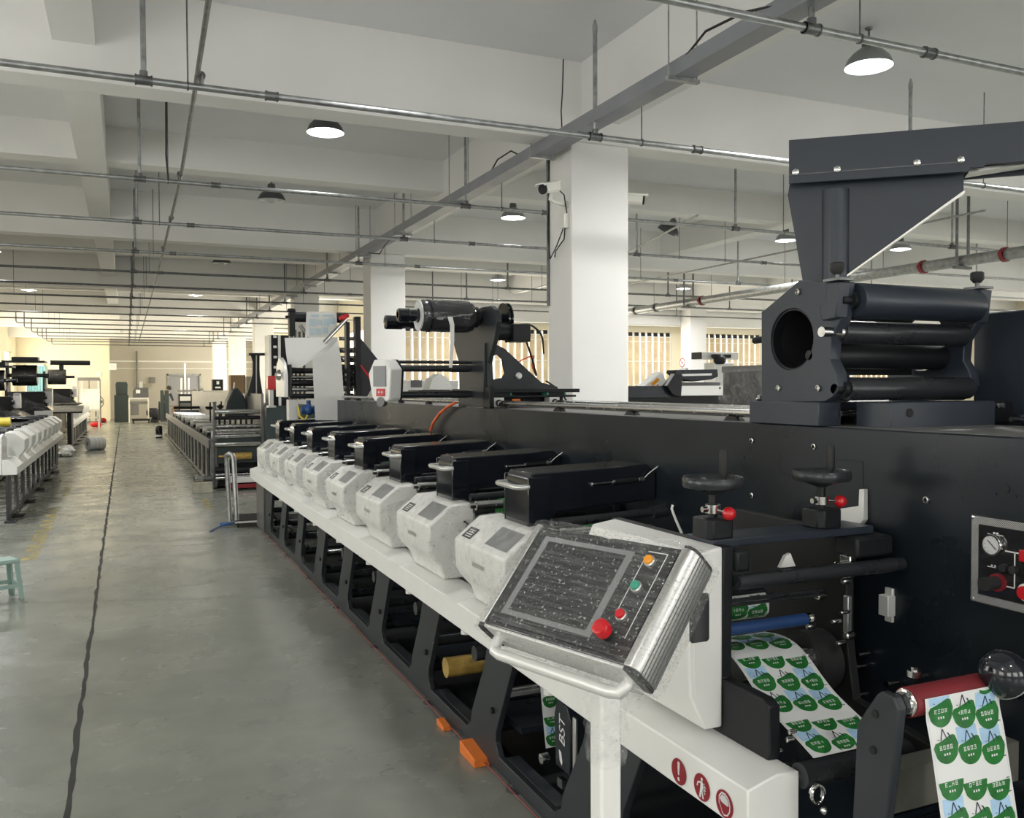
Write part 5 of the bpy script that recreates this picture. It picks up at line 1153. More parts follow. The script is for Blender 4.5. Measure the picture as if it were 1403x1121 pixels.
# ================================================================= OTHER PRESSES
# left hand press (mirror of the near one): rail at x = -1.2, facing the aisle
def frame_windows(y0, pitch, n, lo=.085, hi=.535):
    return [[(y0 + pitch * k + .09, hi), (y0 + pitch * k + .10, .2), (y0 + pitch * k + .13, lo), (y0 + pitch * k + pitch - .20, lo), (y0 + pitch * k + pitch - .14, .2), (y0 + pitch * k + pitch - .10, hi)] for k in range(n)]
def left_press(x, y0, y1, nbox, ybox, label, pitch=.78, foot=True, zs=1.0):
    """aisle face at x, body towards -x"""
    L = thing('label_press', label, 'printing press', (x - .5, (y0 + y1) / 2, 0))
    m = MB(); m.prism([(x, .57), (x, .66), (x - .09, .75), (x - .16, .75), (x - .16, .57)], 'y', y0, y1); R_ = m.build('front_rail', 'white_coat', L, .004)
    for k in range(nbox): y = ybox + .7 + .95 * k; m = MB(); m.prism([(x + .001, .652), (x + .0015, .662), (x - .09, .752), (x - .09, .745)], 'y', y, y + .14); m.build('rail_joint_plate', 'white_plastic', R_)
    n = int((y1 - y0 - .3) / pitch)
    m = MB(); m.prism([(y0 + .05, .022), (y1 - .1, .022), (y1 - .1, .57), (y0 + .05, .57)], 'x', x - .13, x - .10, holes=frame_windows(y0 + .25, pitch, n)); m.build('base_frame', 'frame_grey', L, .003)
    m = MB(); m.box(x - .14, x - .02, y0 - .06, y0 + .05, 0, .03); m.box(x - .12, x - .09, y0 - .02, y0 + .06, .03, .57); m.build('corner_post', 'frame_grey', L, .004)
    for k in range(0, n, 2):
        m = MB(); m.cyl((x - .1, y0 + .5 + pitch * k, 0), (x - .1, y0 + .5 + pitch * k, .03), .05, n=10); m.box(x - .12, x + .02, y0 + .4 + pitch * k, y0 + .6 + pitch * k, .015, .03); m.build('levelling_foot', 'black_matt', L)
    m = MB(); m.box(x - .85, x - .80, y0 - .2, y1 + .9, .03, 1.15); m.build('back_panel', 'black_panel', L, .003)
    m = MB(); m.box(x - 1.4, x - .85, y0 - .2, y1 + .9, .03, 1.14); m.build('body', 'black_matt', L)
    m = MB(); m.prism([(y0 + .02, .57), (y0 + .02, .75), (y0 + .08, 1.02), (y0 + .3, 1.05), (y0 + .6, .98), (y0 + .6, .57)], 'x', x - .20, x - .165); m.build('end_fin', 'white_coat', L, .004)
    m = MB(); m.box(x - .164, x - .162, y0 + .15, y0 + .45, .82, .9); m.build('name_plate', 'alu', L)
    for k in range(nbox):
        control_box(ybox + .95 * k, L, -1, x, .56, True)
        y = ybox + .95 * k
        m = MB(); m.cyl((x - .22, y + .3, .98), (x - .8, y + .3, .98), .05, n=14); m.cyl((x - .2, y + .1, 1.05), (x - .8, y + .1, 1.05), .035, n=12); m.build('ink_roller', 'roller_black', L)
        m = MB(); m.cyl((x - .22, y + .75, 1.0), (x - .8, y + .75, 1.0), .045, n=14); m.build('impression_cylinder', 'chrome', L)
        m = MB(); m.prism([(y, .75), (y + .85, .75), (y + .8, 1.0), (y + .45, 1.08), (y + .05, 1.0)], 'x', x - .24, x - .22); m.build('unit_cheek', 'black_matt', L)
    return L
LA = left_press(-1.2, 12.0, 20.6, 8, 12.7, 'black label press with white front rail, at the left edge of the aisle')
m = MB(); m.cyl((-1.5, 14.3, 1.12), (-1.95, 14.3, 1.12), .07, n=18); m.build('ink_roller', 'yellow_ink', LA, label='yellow roller')
LB = left_press(-1.25, 25.4, 37.0, 9, 28.0, 'far black press on the left side, with a dark sloped desk at its end', .95)
m = MB(); m.prism([(24.5, .98), (25.4, 1.10), (25.4, 1.16), (24.5, 1.02)], 'x', -1.75, -1.0); m.build('sloped_desk', 'black_panel', LB, .004)
m = MB(); m.box(-1.35, -1.25, 24.6, 25.45, .03, 1.0); m.build('desk_leg', 'black_matt', LB)
m = MB(); m.box(-1.9, -1.55, 22.6, 23.0, .9, 1.45); m.build('grey_box', 'alu_white', LB, .006)
# roll stands on the left presses
def top_station(xw, yw, z0, label, roll_mat, long_bar=False, S=1.0):
    x = y = 0.0; r = thing('roll_stand', label, 'roll stand', (0, 0, z0), None); r.location = (xw, yw, z0); r.scale = (S, S, S)
    m = MB(); m.prism([(y - .3, z0), (y + .35, z0), (y + .28, z0 + .55), (y + .1, z0 + .8), (y - .12, z0 + .8), (y - .25, z0 + .45)], 'x', x - .46, x - .42); m.build('stand_plate', 'black_matt', r, .003)
    m = MB(); m.cyl((x - .46, y, z0 + .66), (x + .25, y, z0 + .66), .035, n=16); m.build('mandrel', 'black_gloss', r)
    m = MB(); m.lathe([(.05, 0), (.19, .005), (.195, .02), (.195, .40), (.19, .415), (.05, .42)], (x - .36, y, z0 + .66), (1, 0, 0), 28); m.build('roll', roll_mat, r)
    for dy, dz, rr in ((-.2, .25, .04), (.18, .3, .03), (-.1, .12, .05), (.15, .1, .04)):
        m = MB(); m.cyl((x - .42, y + dy, z0 + dz), (x + .22, y + dy, z0 + dz), rr, n=14); m.build('guide_roller', 'roller_black', r)
    m = MB(); m.box(x - .42, x + .16, y - .28, y + .30, z0, z0 + .36); m.build('gear_housing', 'black_matt', r, .01)
    m = MB(); m.prism([(x - .42, z0 + .36), (x + .2, z0 + .1), (x + .3, z0 + .005), (x - .42, z0 + .005)], 'y', y - .30, y + .40); m.build('film_drape', 'wrap_dark', r)
    m = MB(); m.prism([(y - .14, z0 + .14), (y + .14, z0 + .14), (y + .14, z0 + .36), (y + .08, z0 + .42), (y - .08, z0 + .42), (y - .14, z0 + .36)], 'x', x + .19, x + .30); m.build('switch_box', 'alu_white', r, .006)
    if long_bar: m = MB(); m.cyl((x - .3, y - .1, z0 + 1.02), (x + .6, y + .1, z0 + 1.02), .06, n=14); m.box(x - .1, x + .0, y - .05, y + .05, z0 + .75, z0 + 1.0); m.build('core_bar', 'black_matt', r)
    else: m = MB(); m.box(x - .5, x + .2, y - .3, y + .3, z0 + .90, z0 + .93); m.box(x - .35, x + .08, y - .2, y + .2, z0 + .93, z0 + 1.0); m.box(x - .45, x - .42, y - .05, y + .05, z0 + .6, z0 + .9); m.build('tray', 'black_matt', r)
    m = MB(); m.prism([(y - .3, z0 + .02), (y - .9, z0 + .02), (y - .3, z0 + .3)], 'x', x - .40, x - .38); m.build('gusset', 'frame_grey', r)
    m = MB(); m.tube([(x + .2, y + .2, z0 + .3), (x + .1, y + .5, z0 + .1), (x + .15, y + .8, z0 + .02)], .02, 6); m.build('hose', 'rubber', r)
    return r
top_station(-1.72, 20.6, 1.145, 'black roll stand on the left press, tray on top and roll in shiny film', 'wrap_dark', False, 1.1)
top_station(-1.9, 17.0, 1.145, 'black roll stand at the left edge, partly cut by the tall white roller column', 'wrap_dark', False, .9)
top_station(-1.8, 31.5, 1.145, 'black roll stand on the far left press, with a long dark bar across its top', 'wrap_dark', True, 1.25)
# rolled paper on the far one
r = thing('end_column', 'tall white and black column of rollers at the left edge, on the left press', 'cabinet', (-2.1, 15.0, 1.145))
m = MB(); m.box(-2.02, -1.88, 15.2, 15.5, 1.145, 2.35); m.build('side_panel', 'white_coat', r, .006)
m = MB(); m.box(-1.88, -1.84, 15.25, 15.5, 1.2, 2.3); m.build('side_cover', 'black_matt', r, .004)
for k in range(5): m = MB(); m.cyl((-2.8, 15.0, 1.3 + .2 * k), (-2.02, 15.0, 1.3 + .2 * k), .08 if k % 2 else .06, n=16); m.build('roller', 'chrome' if k % 2 == 0 else 'roller_black', r)
m = MB(); m.prism([(-2.5, 1.15), (-1.5, 1.15), (-1.62, 1.22), (-1.9, 1.30), (-2.5, 1.33)], 'y', 16.0, 17.2); o = m.build('dark_hopper', 'wrap_dark'); recenter(o); tag(o, 'dark creased film heaped over the left press in front of the roll stand', 'film heap')

# middle press, older grey model with barred side, right of the aisle
MP = thing('old_press', 'older grey machine with a barred side frame, between the aisle and the near press', 'printing press', (1.7, 20, 0))
n = 17; p_ = .93; y0 = 14.62
holes = [[(y0 + .22 + p_ * k, .09), (y0 + .22 + p_ * k + .62, .09), (y0 + .22 + p_ * k + .62, .62), (y0 + .22 + p_ * k, .62)] for k in range(n)]
m = MB(); m.prism([(y0, .03), (y0 + .3 + p_ * n, .03), (y0 + .3 + p_ * n, .66), (y0, .66)], 'x', 1.225, 1.26, holes=holes); m.build('side_frame', 'galv_dark', MP, .004)
m = MB(); m.box(1.34, 1.98, y0 + .06, 30.2, .08, .60); m.build('shade_block', 'deep_black', MP)
m = MB(); m.box(1.19, 1.225, y0 + .05, y0 + .3 + p_ * n, .63, .78); m.build('top_rail', 'grey_plate', MP, .006)
m = MB(); m.box(1.21, 1.26, y0 - .06, y0 + .0, .0, .80); m.cyl((1.2, y0 - .02, .71), (1.18, y0 - .02, .71), .07, n=18); m.build('end_post', 'galv_dark', MP, .004)
m = MB(); m.box(1.26, 1.31, y0 - .02, y0 + .05, .02, 1.35); m.cyl((1.285, y0, 1.35), (1.285, y0, 1.38), .03, n=12); m.build('end_post', 'grey_metal', MP, .004)
m = MB(); m.box(1.26, 2.0, y0 + .05, 30.5, .03, .08); m.build('base_pan', 'black_matt', MP)
m = MB(); m.box(2.0, 2.04, y0, 30.8, .03, 1.5); m.build('back_panel', 'grey_plate', MP, .003)
m = MB(); m.box(1.30, 2.0, y0 + .0, y0 + .04, .40, .80); m.build('end_plate', 'cabinet_teal', MP, .003)
for k, (y, z, rr, mt) in enumerate(((.0, .83, .035, 'steel'), (-.02, .92, .03, 'steel'), (.05, .98, .035, 'steel'), (-.02, .70, .04, 'chrome'), (.1, .60, .05, 'black_matt'), (-.03, .30, .05, 'black_matt'), (-.05, .17, .025, 'chrome'), (.0, .22, .03, 'steel'), (.0, 1.12, .03, 'black_matt'), (-.03, 1.22, .035, 'chrome'))):
    m = MB(); m.cyl((1.28, y0 + y, z), (1.98, y0 + y, z), rr, n=16); m.build('roller', mt, MP)
for k in range(16): m = MB(); m.cyl((1.28, y0 + .6 + .85 * k, .82 + .01 * (k % 3)), (1.98, y0 + .6 + .85 * k, .82), .07, n=16); m.build('roller', 'steel' if k % 2 else 'alu_white', MP)
for k in range(8): m = MB(); m.box(1.30 + .085 * k, 1.33 + .085 * k, y0 + .5, y0 + .56, .9, 1.12); m.build('ink_key', 'black_matt', MP)
m = MB(); m.box(1.28, 2.0, 27.6, 27.75, .98, 1.06); m.cyl((1.3, 27.4, .9), (1.98, 27.4, .9), .06, n=14); m.build('gantry', 'black_matt', MP)
for x, y in ((1.45, 15.6), (1.86, 15.4), (1.5, 18.0), (1.8, 19.0)):
    m = MB(); m.cyl((x, y, .95), (x, y, 1.32), .015, n=10); m.cyl((x - .09, y, 1.22), (x + .09, y, 1.22), .018, n=10); m.lathe([(.07, 0), (.08, .02), (.04, .03)], (x, y, 1.18), n=16); m.build('hand_wheel', 'black_matt', MP)
m = MB(); m.cyl((1.46, y0 - .08, .515), (1.83, y0 - .08, .515), .055, n=20); m.cyl((1.33, y0 - .08, .515), (1.46, y0 - .08, .515), .018, n=10); m.build('wrapped_roller', 'gold_film', MP, label='yellow wrapped roller')
m = MB(); m.box(1.48, 1.98, y0 - .40, y0 - .05, .12, .20); o = m.build('white_tray', 'alu_white', MP, .004)
m = MB(); m.box(1.46, 2.0, y0 - .44, y0 - .40, .04, .10); m.build('red_bar', 'red_dark', MP, .004)
m = MB(); m.box(1.49, 1.58, y0 - .4, y0 - .3, .0, .12); m.build('foot', 'black_matt', MP)
m = MB(); m.prism([(1.60, 1.06), (1.66, 1.36), (1.76, 1.56), (1.84, 1.60), (1.93, 1.48), (2.0, 1.30), (2.0, 1.06)], 'y', 16.4, 16.9); m.build('hooded_roll', 'cabinet_teal', MP, .02, label='dark hooded roll')
m = MB(); m.box(2.04, 2.9, y0 - .3, 18.0, .03, 1.30); m.build('cabinet', 'cabinet_teal', MP, .004)
# column-like press head with flared plates
CPY = 16.0
def q16(pts): return [(p.x, p.z) for p in (atY(a_, b_, CPY) for a_, b_ in pts)]
r = thing('crane_post', 'dark steel crane post with flared side plates on the old grey machine', 'post', (atY(352, 545, CPY).x, CPY, 1.30))
m = MB(); m.prism(q16([(348, 548), (348, 486), (356, 486), (356, 548)]), 'y', CPY + .02, CPY + .12); m.build('mast', 'frame_grey', r, .004)
m = MB(); m.prism(q16([(350.5, 546), (350.5, 487), (352, 487), (352, 546)]), 'y', CPY - .01, CPY + .02); m.build('mast_rail', 'alu', r)
m = MB(); m.prism(q16([(339, 542), (346.5, 512), (346.5, 495), (344, 487), (348.5, 487), (348.5, 545)]), 'y', CPY + .03, CPY + .06); m.build('side_plate', 'frame_grey', r)
m = MB(); m.prism(q16([(361, 545), (356.5, 515), (355, 487), (353.5, 487), (353.5, 548)]), 'y', CPY + .03, CPY + .06); m.build('side_plate', 'frame_grey', r)
m = MB(); m.prism(q16([(340, 484), (370, 484), (370, 487), (340, 487)]), 'y', CPY - .1, CPY + .2); m.build('cap_plate', 'frame_grey', r)

# ---------------------------------------------------------------- things about the aisle
# green plastic stool
st = thing('step_stool', 'pale green plastic stool on the floor at the left edge', 'stool', (-.86, 7.62, 0))
a_ = math.radians(24)
def sm():
    mm = MB(); mm.M = Matrix.Translation((-.885, 7.66, 0)) @ Matrix.Rotation(a_, 4, 'Z'); return mm
h, w_, t_ = .305, .12, .095
m = sm(); m.ring([[(x * t_, y * t_, z) for x, y in ((-1, -1), (1, -1), (1, 1), (-1, 1))] for z in (h - .012, h)]); m.ring([[(x * (t_ + .006), y * (t_ + .006), z) for x, y in ((-1, -1), (1, -1), (1, 1), (-1, 1))] for z in (h - .03, h - .008)]); m.build('seat', 'pad_green', st, .006)
for sx in (-1, 1):
    for sy in (-1, 1):
        m = sm(); m.ring([[(sx * (t_ + (w_ - t_) * (1 - z / h) - .036 * a), sy * (t_ + (w_ - t_) * (1 - z / h) - .036 * b), z) for a, b in ((0, 0), (1, 0), (1, .25), (.25, .25), (.25, 1), (0, 1))] for z in (0, h * .35, h - .02)]); m.build('leg', 'pad_green', st, .003)
for k in range(4):
    m = sm(); m.M = m.M @ Matrix.Rotation(k * PI / 2, 4, 'Z'); z = .09; e = t_ + (w_ - t_) * (1 - z / h); m.ring([[(-e + .02, -e + .004, z), (e - .02, -e + .004, z), (e - .02, -e + .012, z), (-e + .02, -e + .012, z)], [(-e + .02, -e + .007, z + .03), (e - .02, -e + .007, z + .03), (e - .02, -e + .015, z + .03), (-e + .02, -e + .015, z + .03)]]); m.build('rail', 'pad_green', st, .002)
# roll of labels lying on the floor
c = atZ(132, 617, 0); r = thing('label_roll', 'fat white roll of labels lying on the floor in the aisle', 'roll', (c.x, c.y, 0))
m = MB(); d = Vector((.88, .46, 0)).normalized(); o0 = Vector((c.x - .2, c.y, .17)); m.lathe([(.045, 0), (.165, 0), (.17, .006), (.17, .40), (.165, .406), (.045, .406)], o0, d, 32, 0, True); m.build('paper', 'paper', r)
m = MB(); m.lathe([(.032, 0), (.05, 0), (.05, .01), (.032, .01)], o0 - d * .004, d, 20, 0, True); m.build('core', 'carton', r)
m = MB()
for k in range(3): m.lathe([(.1708, 0), (.1708, .02)], o0 + d * (.12 + .1 * k), d, 32)
m.build('print_band', 'paper_shade', r)
# crumpled film and waste under the left press
m = MB(); wr = random.Random(5)
for k in range(14):
    x, y, q_ = wr.uniform(-1.62, -1.15), wr.uniform(22.9, 23.9), wr.uniform(.08, .16); n0 = len(m.v)
    m.sphere((x, y, q_ * .8), q_, 12, (1.2, 1, .8))
    m.v[n0:] = [Vector((v.x + wr.uniform(-.03, .03), v.y + wr.uniform(-.03, .03), max(.004, v.z + wr.uniform(-.03, .03)))) for v in m.v[n0:]]
o = m.build('waste_film', 'alu_white', None, sharp=12); recenter(o); tag(o, 'crumpled heap of silvery waste film on the floor between the two left presses', 'waste heap')
for px, py, lab in ((131, 582, 'small red bundle on the floor by the far left press, nearer one'), (140, 569, 'small red bundle on the floor at the far left end of the aisle')):
    c = atZ(px, py + 3, 0); c = c if c.y < 46 else Vector((-1.05, 45.5, 0)); m = MB(); m.sphere((c.x, c.y, .13), .17, 10, (1.3, 1, .75)); m.sphere((c.x + .12, c.y - .05, .09), .1, 8, (1, 1, .85)); o = m.build('red_bundle', 'red_plastic'); recenter(o); o.location.z = 0; tag(o, lab, 'bundle')
# black cylinder standing on the floor with white label
c = atZ(218, 600, 0); r = thing('black_canister', 'narrow black canister with white label standing on the aisle floor', 'canister', (c.x, c.y, 0))
m = MB(); m.lathe([(.10, 0), (.105, .01), (.105, .36), (.09, .39), (.06, .40)], (c.x, c.y, 0), n=20); m.build('body', 'glass_black', r)
m = MB(); m.cyl((c.x, c.y, .04), (c.x, c.y, .10), .1065, n=20); m.build('label_band', 'paper', r)
c = atZ(232, 598, 0); m = MB(); m.sphere((c.x, c.y, .08), .12, 10, (1.4, 1, .7)); m.box(c.x - .1, c.x + .15, c.y - .1, c.y + .1, 0, .12); o = m.build('floor_bundle', 'stone_wood', None, .01); recenter(o); tag(o, 'small grey bundle beside the black canister', 'bundle')
# timber block with a metal roller on it
c = atZ(278, 676, 0); m = MB(); m.box(c.x - .14, c.x + .14, c.y - .02, c.y + .22, 0, .17); o = m.build('timber_block', 'stone_wood', None, .006); recenter(o); tag(o, 'square timber block on the floor at the foot of the old grey machine', 'block')
r = thing('metal_roller', 'short steel roller lying on the timber block', 'roller', (c.x, c.y + .05, .17))
m = MB(); m.cyl((c.x - .12, c.y + .05, .22), (c.x + .0, c.y + .08, .22), .05, n=18); m.build('body', 'steel', r); m = MB(); m.cyl((c.x + .0, c.y + .08, .212), (c.x + .14, c.y + .11, .212), .042, n=18); m.build('worn_end', 'grey_metal', r)
# low platform with tall tube handle
c = atZ(318, 722, 0); r = thing('platform_truck', 'flat platform truck with a tall tubular handle, at the far end of the near press', 'platform truck', (c.x + .2, c.y, 0))
b_ = atZ(352, 723, 0)
m = MB(); m.box(c.x + .02, c.x + .62, c.y - .12, c.y + .42, .055, .085); m.build('deck', 'black_matt', r, .004)
m = MB(); m.box(c.x + .02, c.x + .62, c.y - .126, c.y - .12, .055, .075); m.build('edge_strip', 'alu_white', r)
hx = c.x + .0
m = MB(); m.tube([(hx - .02, c.y + .02, .06), (hx - .045, c.y + .06, .78), (hx - .043, c.y + .05, .82), (hx - .02, c.y - .0, .842), (hx + .01, c.y - .03, .83), (hx + .02, c.y - .06, .79), (hx + .045, c.y - .07, .06)], .028, 12); m.build('handle', 'galv', r)
m = MB()
for xx, yy in ((.06, -.07), (.56, -.07), (.06, .15), (.56, .15)): m.cyl((c.x + xx - .012, c.y + yy, .028), (c.x + xx + .012, c.y + yy, .028), .028, n=14)
m.build('caster', 'rubber', r)
m = MB(); m.tube([(c.x + .06, c.y - .0, .05), (c.x - .06, c.y + .02, .03), (c.x - .15, c.y - .02, .012), (c.x - .22, c.y - .15, .01), (c.x - .27, c.y - .3, .01)], .008, 6); m.tube([(c.x - .02, c.y + .03, .03), (c.x - .12, c.y + .05, .03), (c.x - .10, c.y, .03), (c.x, c.y + .01, .04)], .02, 6); o = m.build('blue_cord', 'blue_pump'); recenter(o); o.location.z = .002; tag(o, 'blue cord trailing on the floor from the platform truck', 'cord')
# orange wedge blocks under the near press
for (px, py, s, lab) in ((650, 1040, 1, 'orange wedge on the floor under the near press, the large one'), (608, 997, .55, 'small reddish orange wedge under the near press, further along')):
    c = atZ(px, py, 0); m = MB(); m.prism([(c.y - .09 * s, 0), (c.y + .09 * s, 0), (c.y + .09 * s, .055 * s), (c.y - .09 * s, .035 * s)], 'x', c.x - .035 * s, c.x + .035 * s); o = m.build('orange_wedge', 'orange', None, .003); recenter(o); tag(o, lab, 'wedge', 'orange wedges under the press')

# ---------------------------------------------------------------- far end of the aisle
def cabinet(name, x0, x1, y0, y1, z0, z1, mt, label, cat, door=None, bev=.01):
    r = thing(name, label, cat, ((x0 + x1) / 2, (y0 + y1) / 2, z0)); m = MB(); m.box(x0, x1, y0, y1, z0, z1); m.build('body', mt, r, bev)
    if door: m = MB(); m.box(x0 + .03, x1 - .03, y0 - .015, y0 - .002, z0 + .05, z1 - .05); m.build('front_panel', door, r, .005)
    return r
cabinet('control_cabinet', -.50, .13, 45.5, 46.2, 0, 1.28, 'cabinet_teal', 'dark teal cabinet at the far end of the aisle', 'cabinet', 'cabinet_teal')
m = MB(); m.prism([(-.42, 1.28), (.08, 1.28), (.10, 1.8), (.04, 1.9), (-.38, 1.9), (-.44, 1.8)], 'y', 45.7, 46.1); o = m.build('dispenser', 'cabinet_teal', None, .02); recenter(o); tag(o, 'dark rounded unit standing on the teal cabinet', 'machine')
r = thing('work_table', 'white framed work table at the far end of the aisle', 'table', (.45, 44.5, 0))
m = MB(); m.box(.12, .98, 44.2, 44.8, 1.08, 1.16); m.build('table_top', 'alu_white', r, .006)
for x, y in ((.14, 44.22), (.96, 44.22), (.14, 44.78), (.96, 44.78)): m = MB(); m.box(x - .03, x + .03, y - .03, y + .03, 0, 1.08); m.build('leg', 'slat_white', r)
m = MB(); m.box(.14, .96, 44.25, 44.75, .86, .98); m.box(.2, .55, 44.3, 44.7, .35, .86); m.build('under_shelf', 'grey_plate', r)
r = thing('control_unit', 'dark grey box unit on the white framed table', 'machine', (.6, 44.5, 1.16)); m = MB(); m.prism([(.30, 1.16), (.98, 1.16), (.98, 1.62), (.40, 1.62), (.30, 1.5)], 'y', 44.3, 44.75); m.build('body', 'grey_metal', r, .01)
m = MB(); m.box(.44, .62, 44.285, 44.3, 1.36, 1.52); m.build('display', 'paper', r)
r = thing('pallet_truck', 'low dark trolley with wheels below the white framed table', 'trolley', (.6, 43.6, 0)); m = MB(); m.box(.25, 1.0, 43.3, 43.9, .12, .2); m.build('deck', 'black_matt', r)
for x in (.3, .95): m = MB(); m.cyl((x - .03, 43.4, .08), (x + .03, 43.4, .08), .08, n=12); m.build('wheel', 'rubber', r)
m = MB(); m.lathe([(.2, 0), (.22, .05), (.1, .3), (.05, .35)], (1.25, 44.6, 0), n=12); m.sphere((1.15, 44.4, .45), .3, 10, (1, 1, .9)); m.sphere((1.4, 44.5, .35), .25, 10); o = m.build('black_bundle', 'cloth_dark'); recenter(o); o.location.z = 0; tag(o, 'heap of black bags beside the white framed table', 'bags')
# grey stand with base plate
r = thing('tool_stand', 'narrow grey stand on a flat base plate at the far end of the aisle', 'stand', (1.75, 42.5, 0))
m = MB(); m.box(1.4, 2.4, 41.8, 43.2, 0, .1); m.build('base_plate', 'grey_plate', r, .01)
m = MB(); m.box(1.42, 1.56, 42.3, 42.5, .1, 1.5); m.box(1.60, 1.78, 42.3, 42.5, .1, 1.5); m.build('column', 'cabinet_teal', r, .01)
m = MB(); m.box(1.85, 2.4, 42.3, 43.0, .75, .82); m.box(1.9, 2.3, 42.4, 42.9, .42, .7); m.box(2.35, 2.42, 42.3, 42.4, .1, .8); m.build('shelf', 'carton', r, .01)
# person by the stand
def body(name, pts, edges, rad, mt, parent):
    me = bpy.data.meshes.new(name); me.from_pydata([tuple(Vector(p)) for p in pts], edges, []); me.materials.append(MATS[mt])
    o = bpy.data.objects.new(name, me); COL.objects.link(o); o.parent = parent; ORG[o.name] = Vector((0, 0, 0))
    s = o.modifiers.new('skin', 'SKIN'); s.use_smooth_shade = True
    for i, r_ in enumerate(rad): me.skin_vertices[0].data[i].radius = (r_, r_ * .85)
    me.skin_vertices[0].data[0].use_root = True
    q_ = o.modifiers.new('sub', 'SUBSURF'); q_.levels = 2; q_.render_levels = 2
    return o
PE = thing('person', 'person in dark clothes bending over a bench at the far end of the aisle', 'person', (1.55, 43.6, 0)); ORG[PE.name] = Vector((0, 0, 0))
# pose: leaning to the right over the stand; local coords relative to the feet
bp = [(0, 0, .92), (.06, -.02, 1.12), (.18, -.04, 1.32), (.22, -.05, 1.42), (.26, -.06, 1.52), (.28, -.07, 1.62), (-.10, .0, .88), (-.13, .03, .48), (-.14, .08, .08), (-.12, -.06, .04), (.10, .0, .88), (.10, .03, .48), (.10, .08, .08), (.12, -.06, .04),
      (.04, -.03, 1.34), (.10, -.12, 1.08), (.28, -.22, .98), (.36, -.25, .96), (.34, -.03, 1.34), (.42, -.14, 1.10), (.46, -.26, .98), (.48, -.30, .96)]
be = [(0, 1), (1, 2), (2, 3), (3, 4), (4, 5), (0, 6), (6, 7), (7, 8), (8, 9), (0, 10), (10, 11), (11, 12), (12, 13), (2, 14), (14, 15), (15, 16), (16, 17), (2, 18), (18, 19), (19, 20), (20, 21)]
br = [.13, .13, .15, .065, .085, .095, .09, .06, .045, .04, .09, .06, .045, .04, .06, .045, .035, .03, .06, .045, .035, .03]
body('body', bp, be, br, 'skin', PE)
J = [0, 1, 2, 14, 15, 16, 18, 19, 20]; je = [(0, 1), (1, 2), (2, 3), (3, 4), (4, 5), (2, 6), (6, 7), (7, 8)]
body('jacket', [bp[i] for i in J], je, [.155, .165, .18, .08, .062, .05, .08, .062, .05], 'cloth_dark', PE)
T_ = [0, 6, 7, 8, 10, 11, 12]; te = [(0, 1), (1, 2), (2, 3), (0, 4), (4, 5), (5, 6)]
body('trousers', [bp[i] for i in T_], te, [.15, .105, .08, .065, .105, .08, .065], 'cloth_dark', PE)
m = MB(); m.sphere((.285, -.055, 1.60), .115, 12, (1, 1.05, 1.0)); hh = m.build('hair', 'hair', PE)
# items on the walls
def plate(name, px0, py0, px1, py1, y, d, mt, label, cat, mark=None):
    a = atY(px0, py0, y - d); b = atY(px1, py1, y - d); r = thing(name, label, cat, ((a.x + b.x) / 2, y, min(a.z, b.z)))
    m = MB(); m.box(a.x, b.x, y - d, y, b.z, a.z); m.build('body', mt, r, .01)
    if mark:
        txt, size, mm = mark; m = MB(); add_text(m, txt, size, ((a.x + b.x) / 2, y - d - .004, (a.z + b.z) / 2), (1, 0, 0), (0, 0, 1), 0, 0, .002); m.build('lettering', mm, r, recalc=False)
    return r
plate('sign_box', 149, 498, 159.5, 507, 47.4, .12, 'white_plastic', 'white square sign box high on the corner of the far wall', 'sign', ('30', .22, 'paper_shade'))
plate('fuse_box', 205.5, 517, 213, 525, 50.6, .15, 'grey_plate', 'grey fuse box on the far wall', 'box')
plate('notice_board', 197, 526, 208, 532, 50.6, .04, 'stone_wood', 'flat brownish board on the far wall beside the fuse box', 'board')
plate('wall_notice', 190, 523, 195.5, 534, 50.6, .05, 'white_plastic', 'narrow pale notice on the far wall by the pipe', 'notice')
plate('wall_notice', 131, 510, 139, 516, 47.4, .04, 'alu_white', 'small pale notice on the bright far wall at left', 'notice')
m = MB(); c = atY(188, 530, 50.5); m.cyl((c.x, 50.5, 1.6), (c.x, 50.5, 3.55), .04, n=8); o = m.build('drop_pipe', 'galv_dark'); recenter(o); tag(o, 'dark vertical pipe running down the far wall', 'pipe')
# white machine with three posts, drawers
r = thing('small_machine', 'small machine with three thin posts and dark drawers beyond the old grey machine', 'machine', (2.2, 38, 0))
m = MB(); m.box(1.95, 2.45, 37.8, 38.5, .0, 1.35); m.build('drawer_unit', 'black_matt', r, .01)
for k in range(4): m = MB(); m.box(2.0, 2.4, 37.76, 37.8, .3 + .26 * k, .48 + .26 * k); m.build('drawer', 'alu_white' if k % 2 else 'grey_metal', r, .005)
m = MB(); m.box(2.5, 3.0, 37.9, 38.5, .0, 1.3); m.build('side_cabinet', 'white_coat', r, .01)
for x, h_ in ((2.08, 2.0), (2.22, 2.6), (2.36, 2.0)): m = MB(); m.cyl((x, 38.1, 1.35), (x, 38.1, h_), .03, n=8); m.build('post', 'alu_white', r)
m = MB(); m.box(1.9, 2.5, 37.8, 38.4, 1.45, 1.52); m.sphere((2.6, 38, 1.5), .09, 8); m.sphere((2.85, 38, 1.52), .1, 8); m.build('top_plate', 'grey_plate', r)
r = cabinet('work_bench', 2.9, 4.0, 33.5, 35.5, 0, 1.25, 'grey_plate', 'low grey bench with papers beyond the old grey machine', 'bench')
m = MB()
for k in range(7): x = 3.0 + .14 * k; m.box(x, x + .2, 33.6 + .1 * (k % 3), 33.9 + .1 * (k % 3), 1.25, 1.28 + .03 * (k % 2))
o = m.build('paper_stack', 'paper', None); recenter(o); tag(o, 'loose papers strewn over the low grey bench', 'papers', kind='stuff')
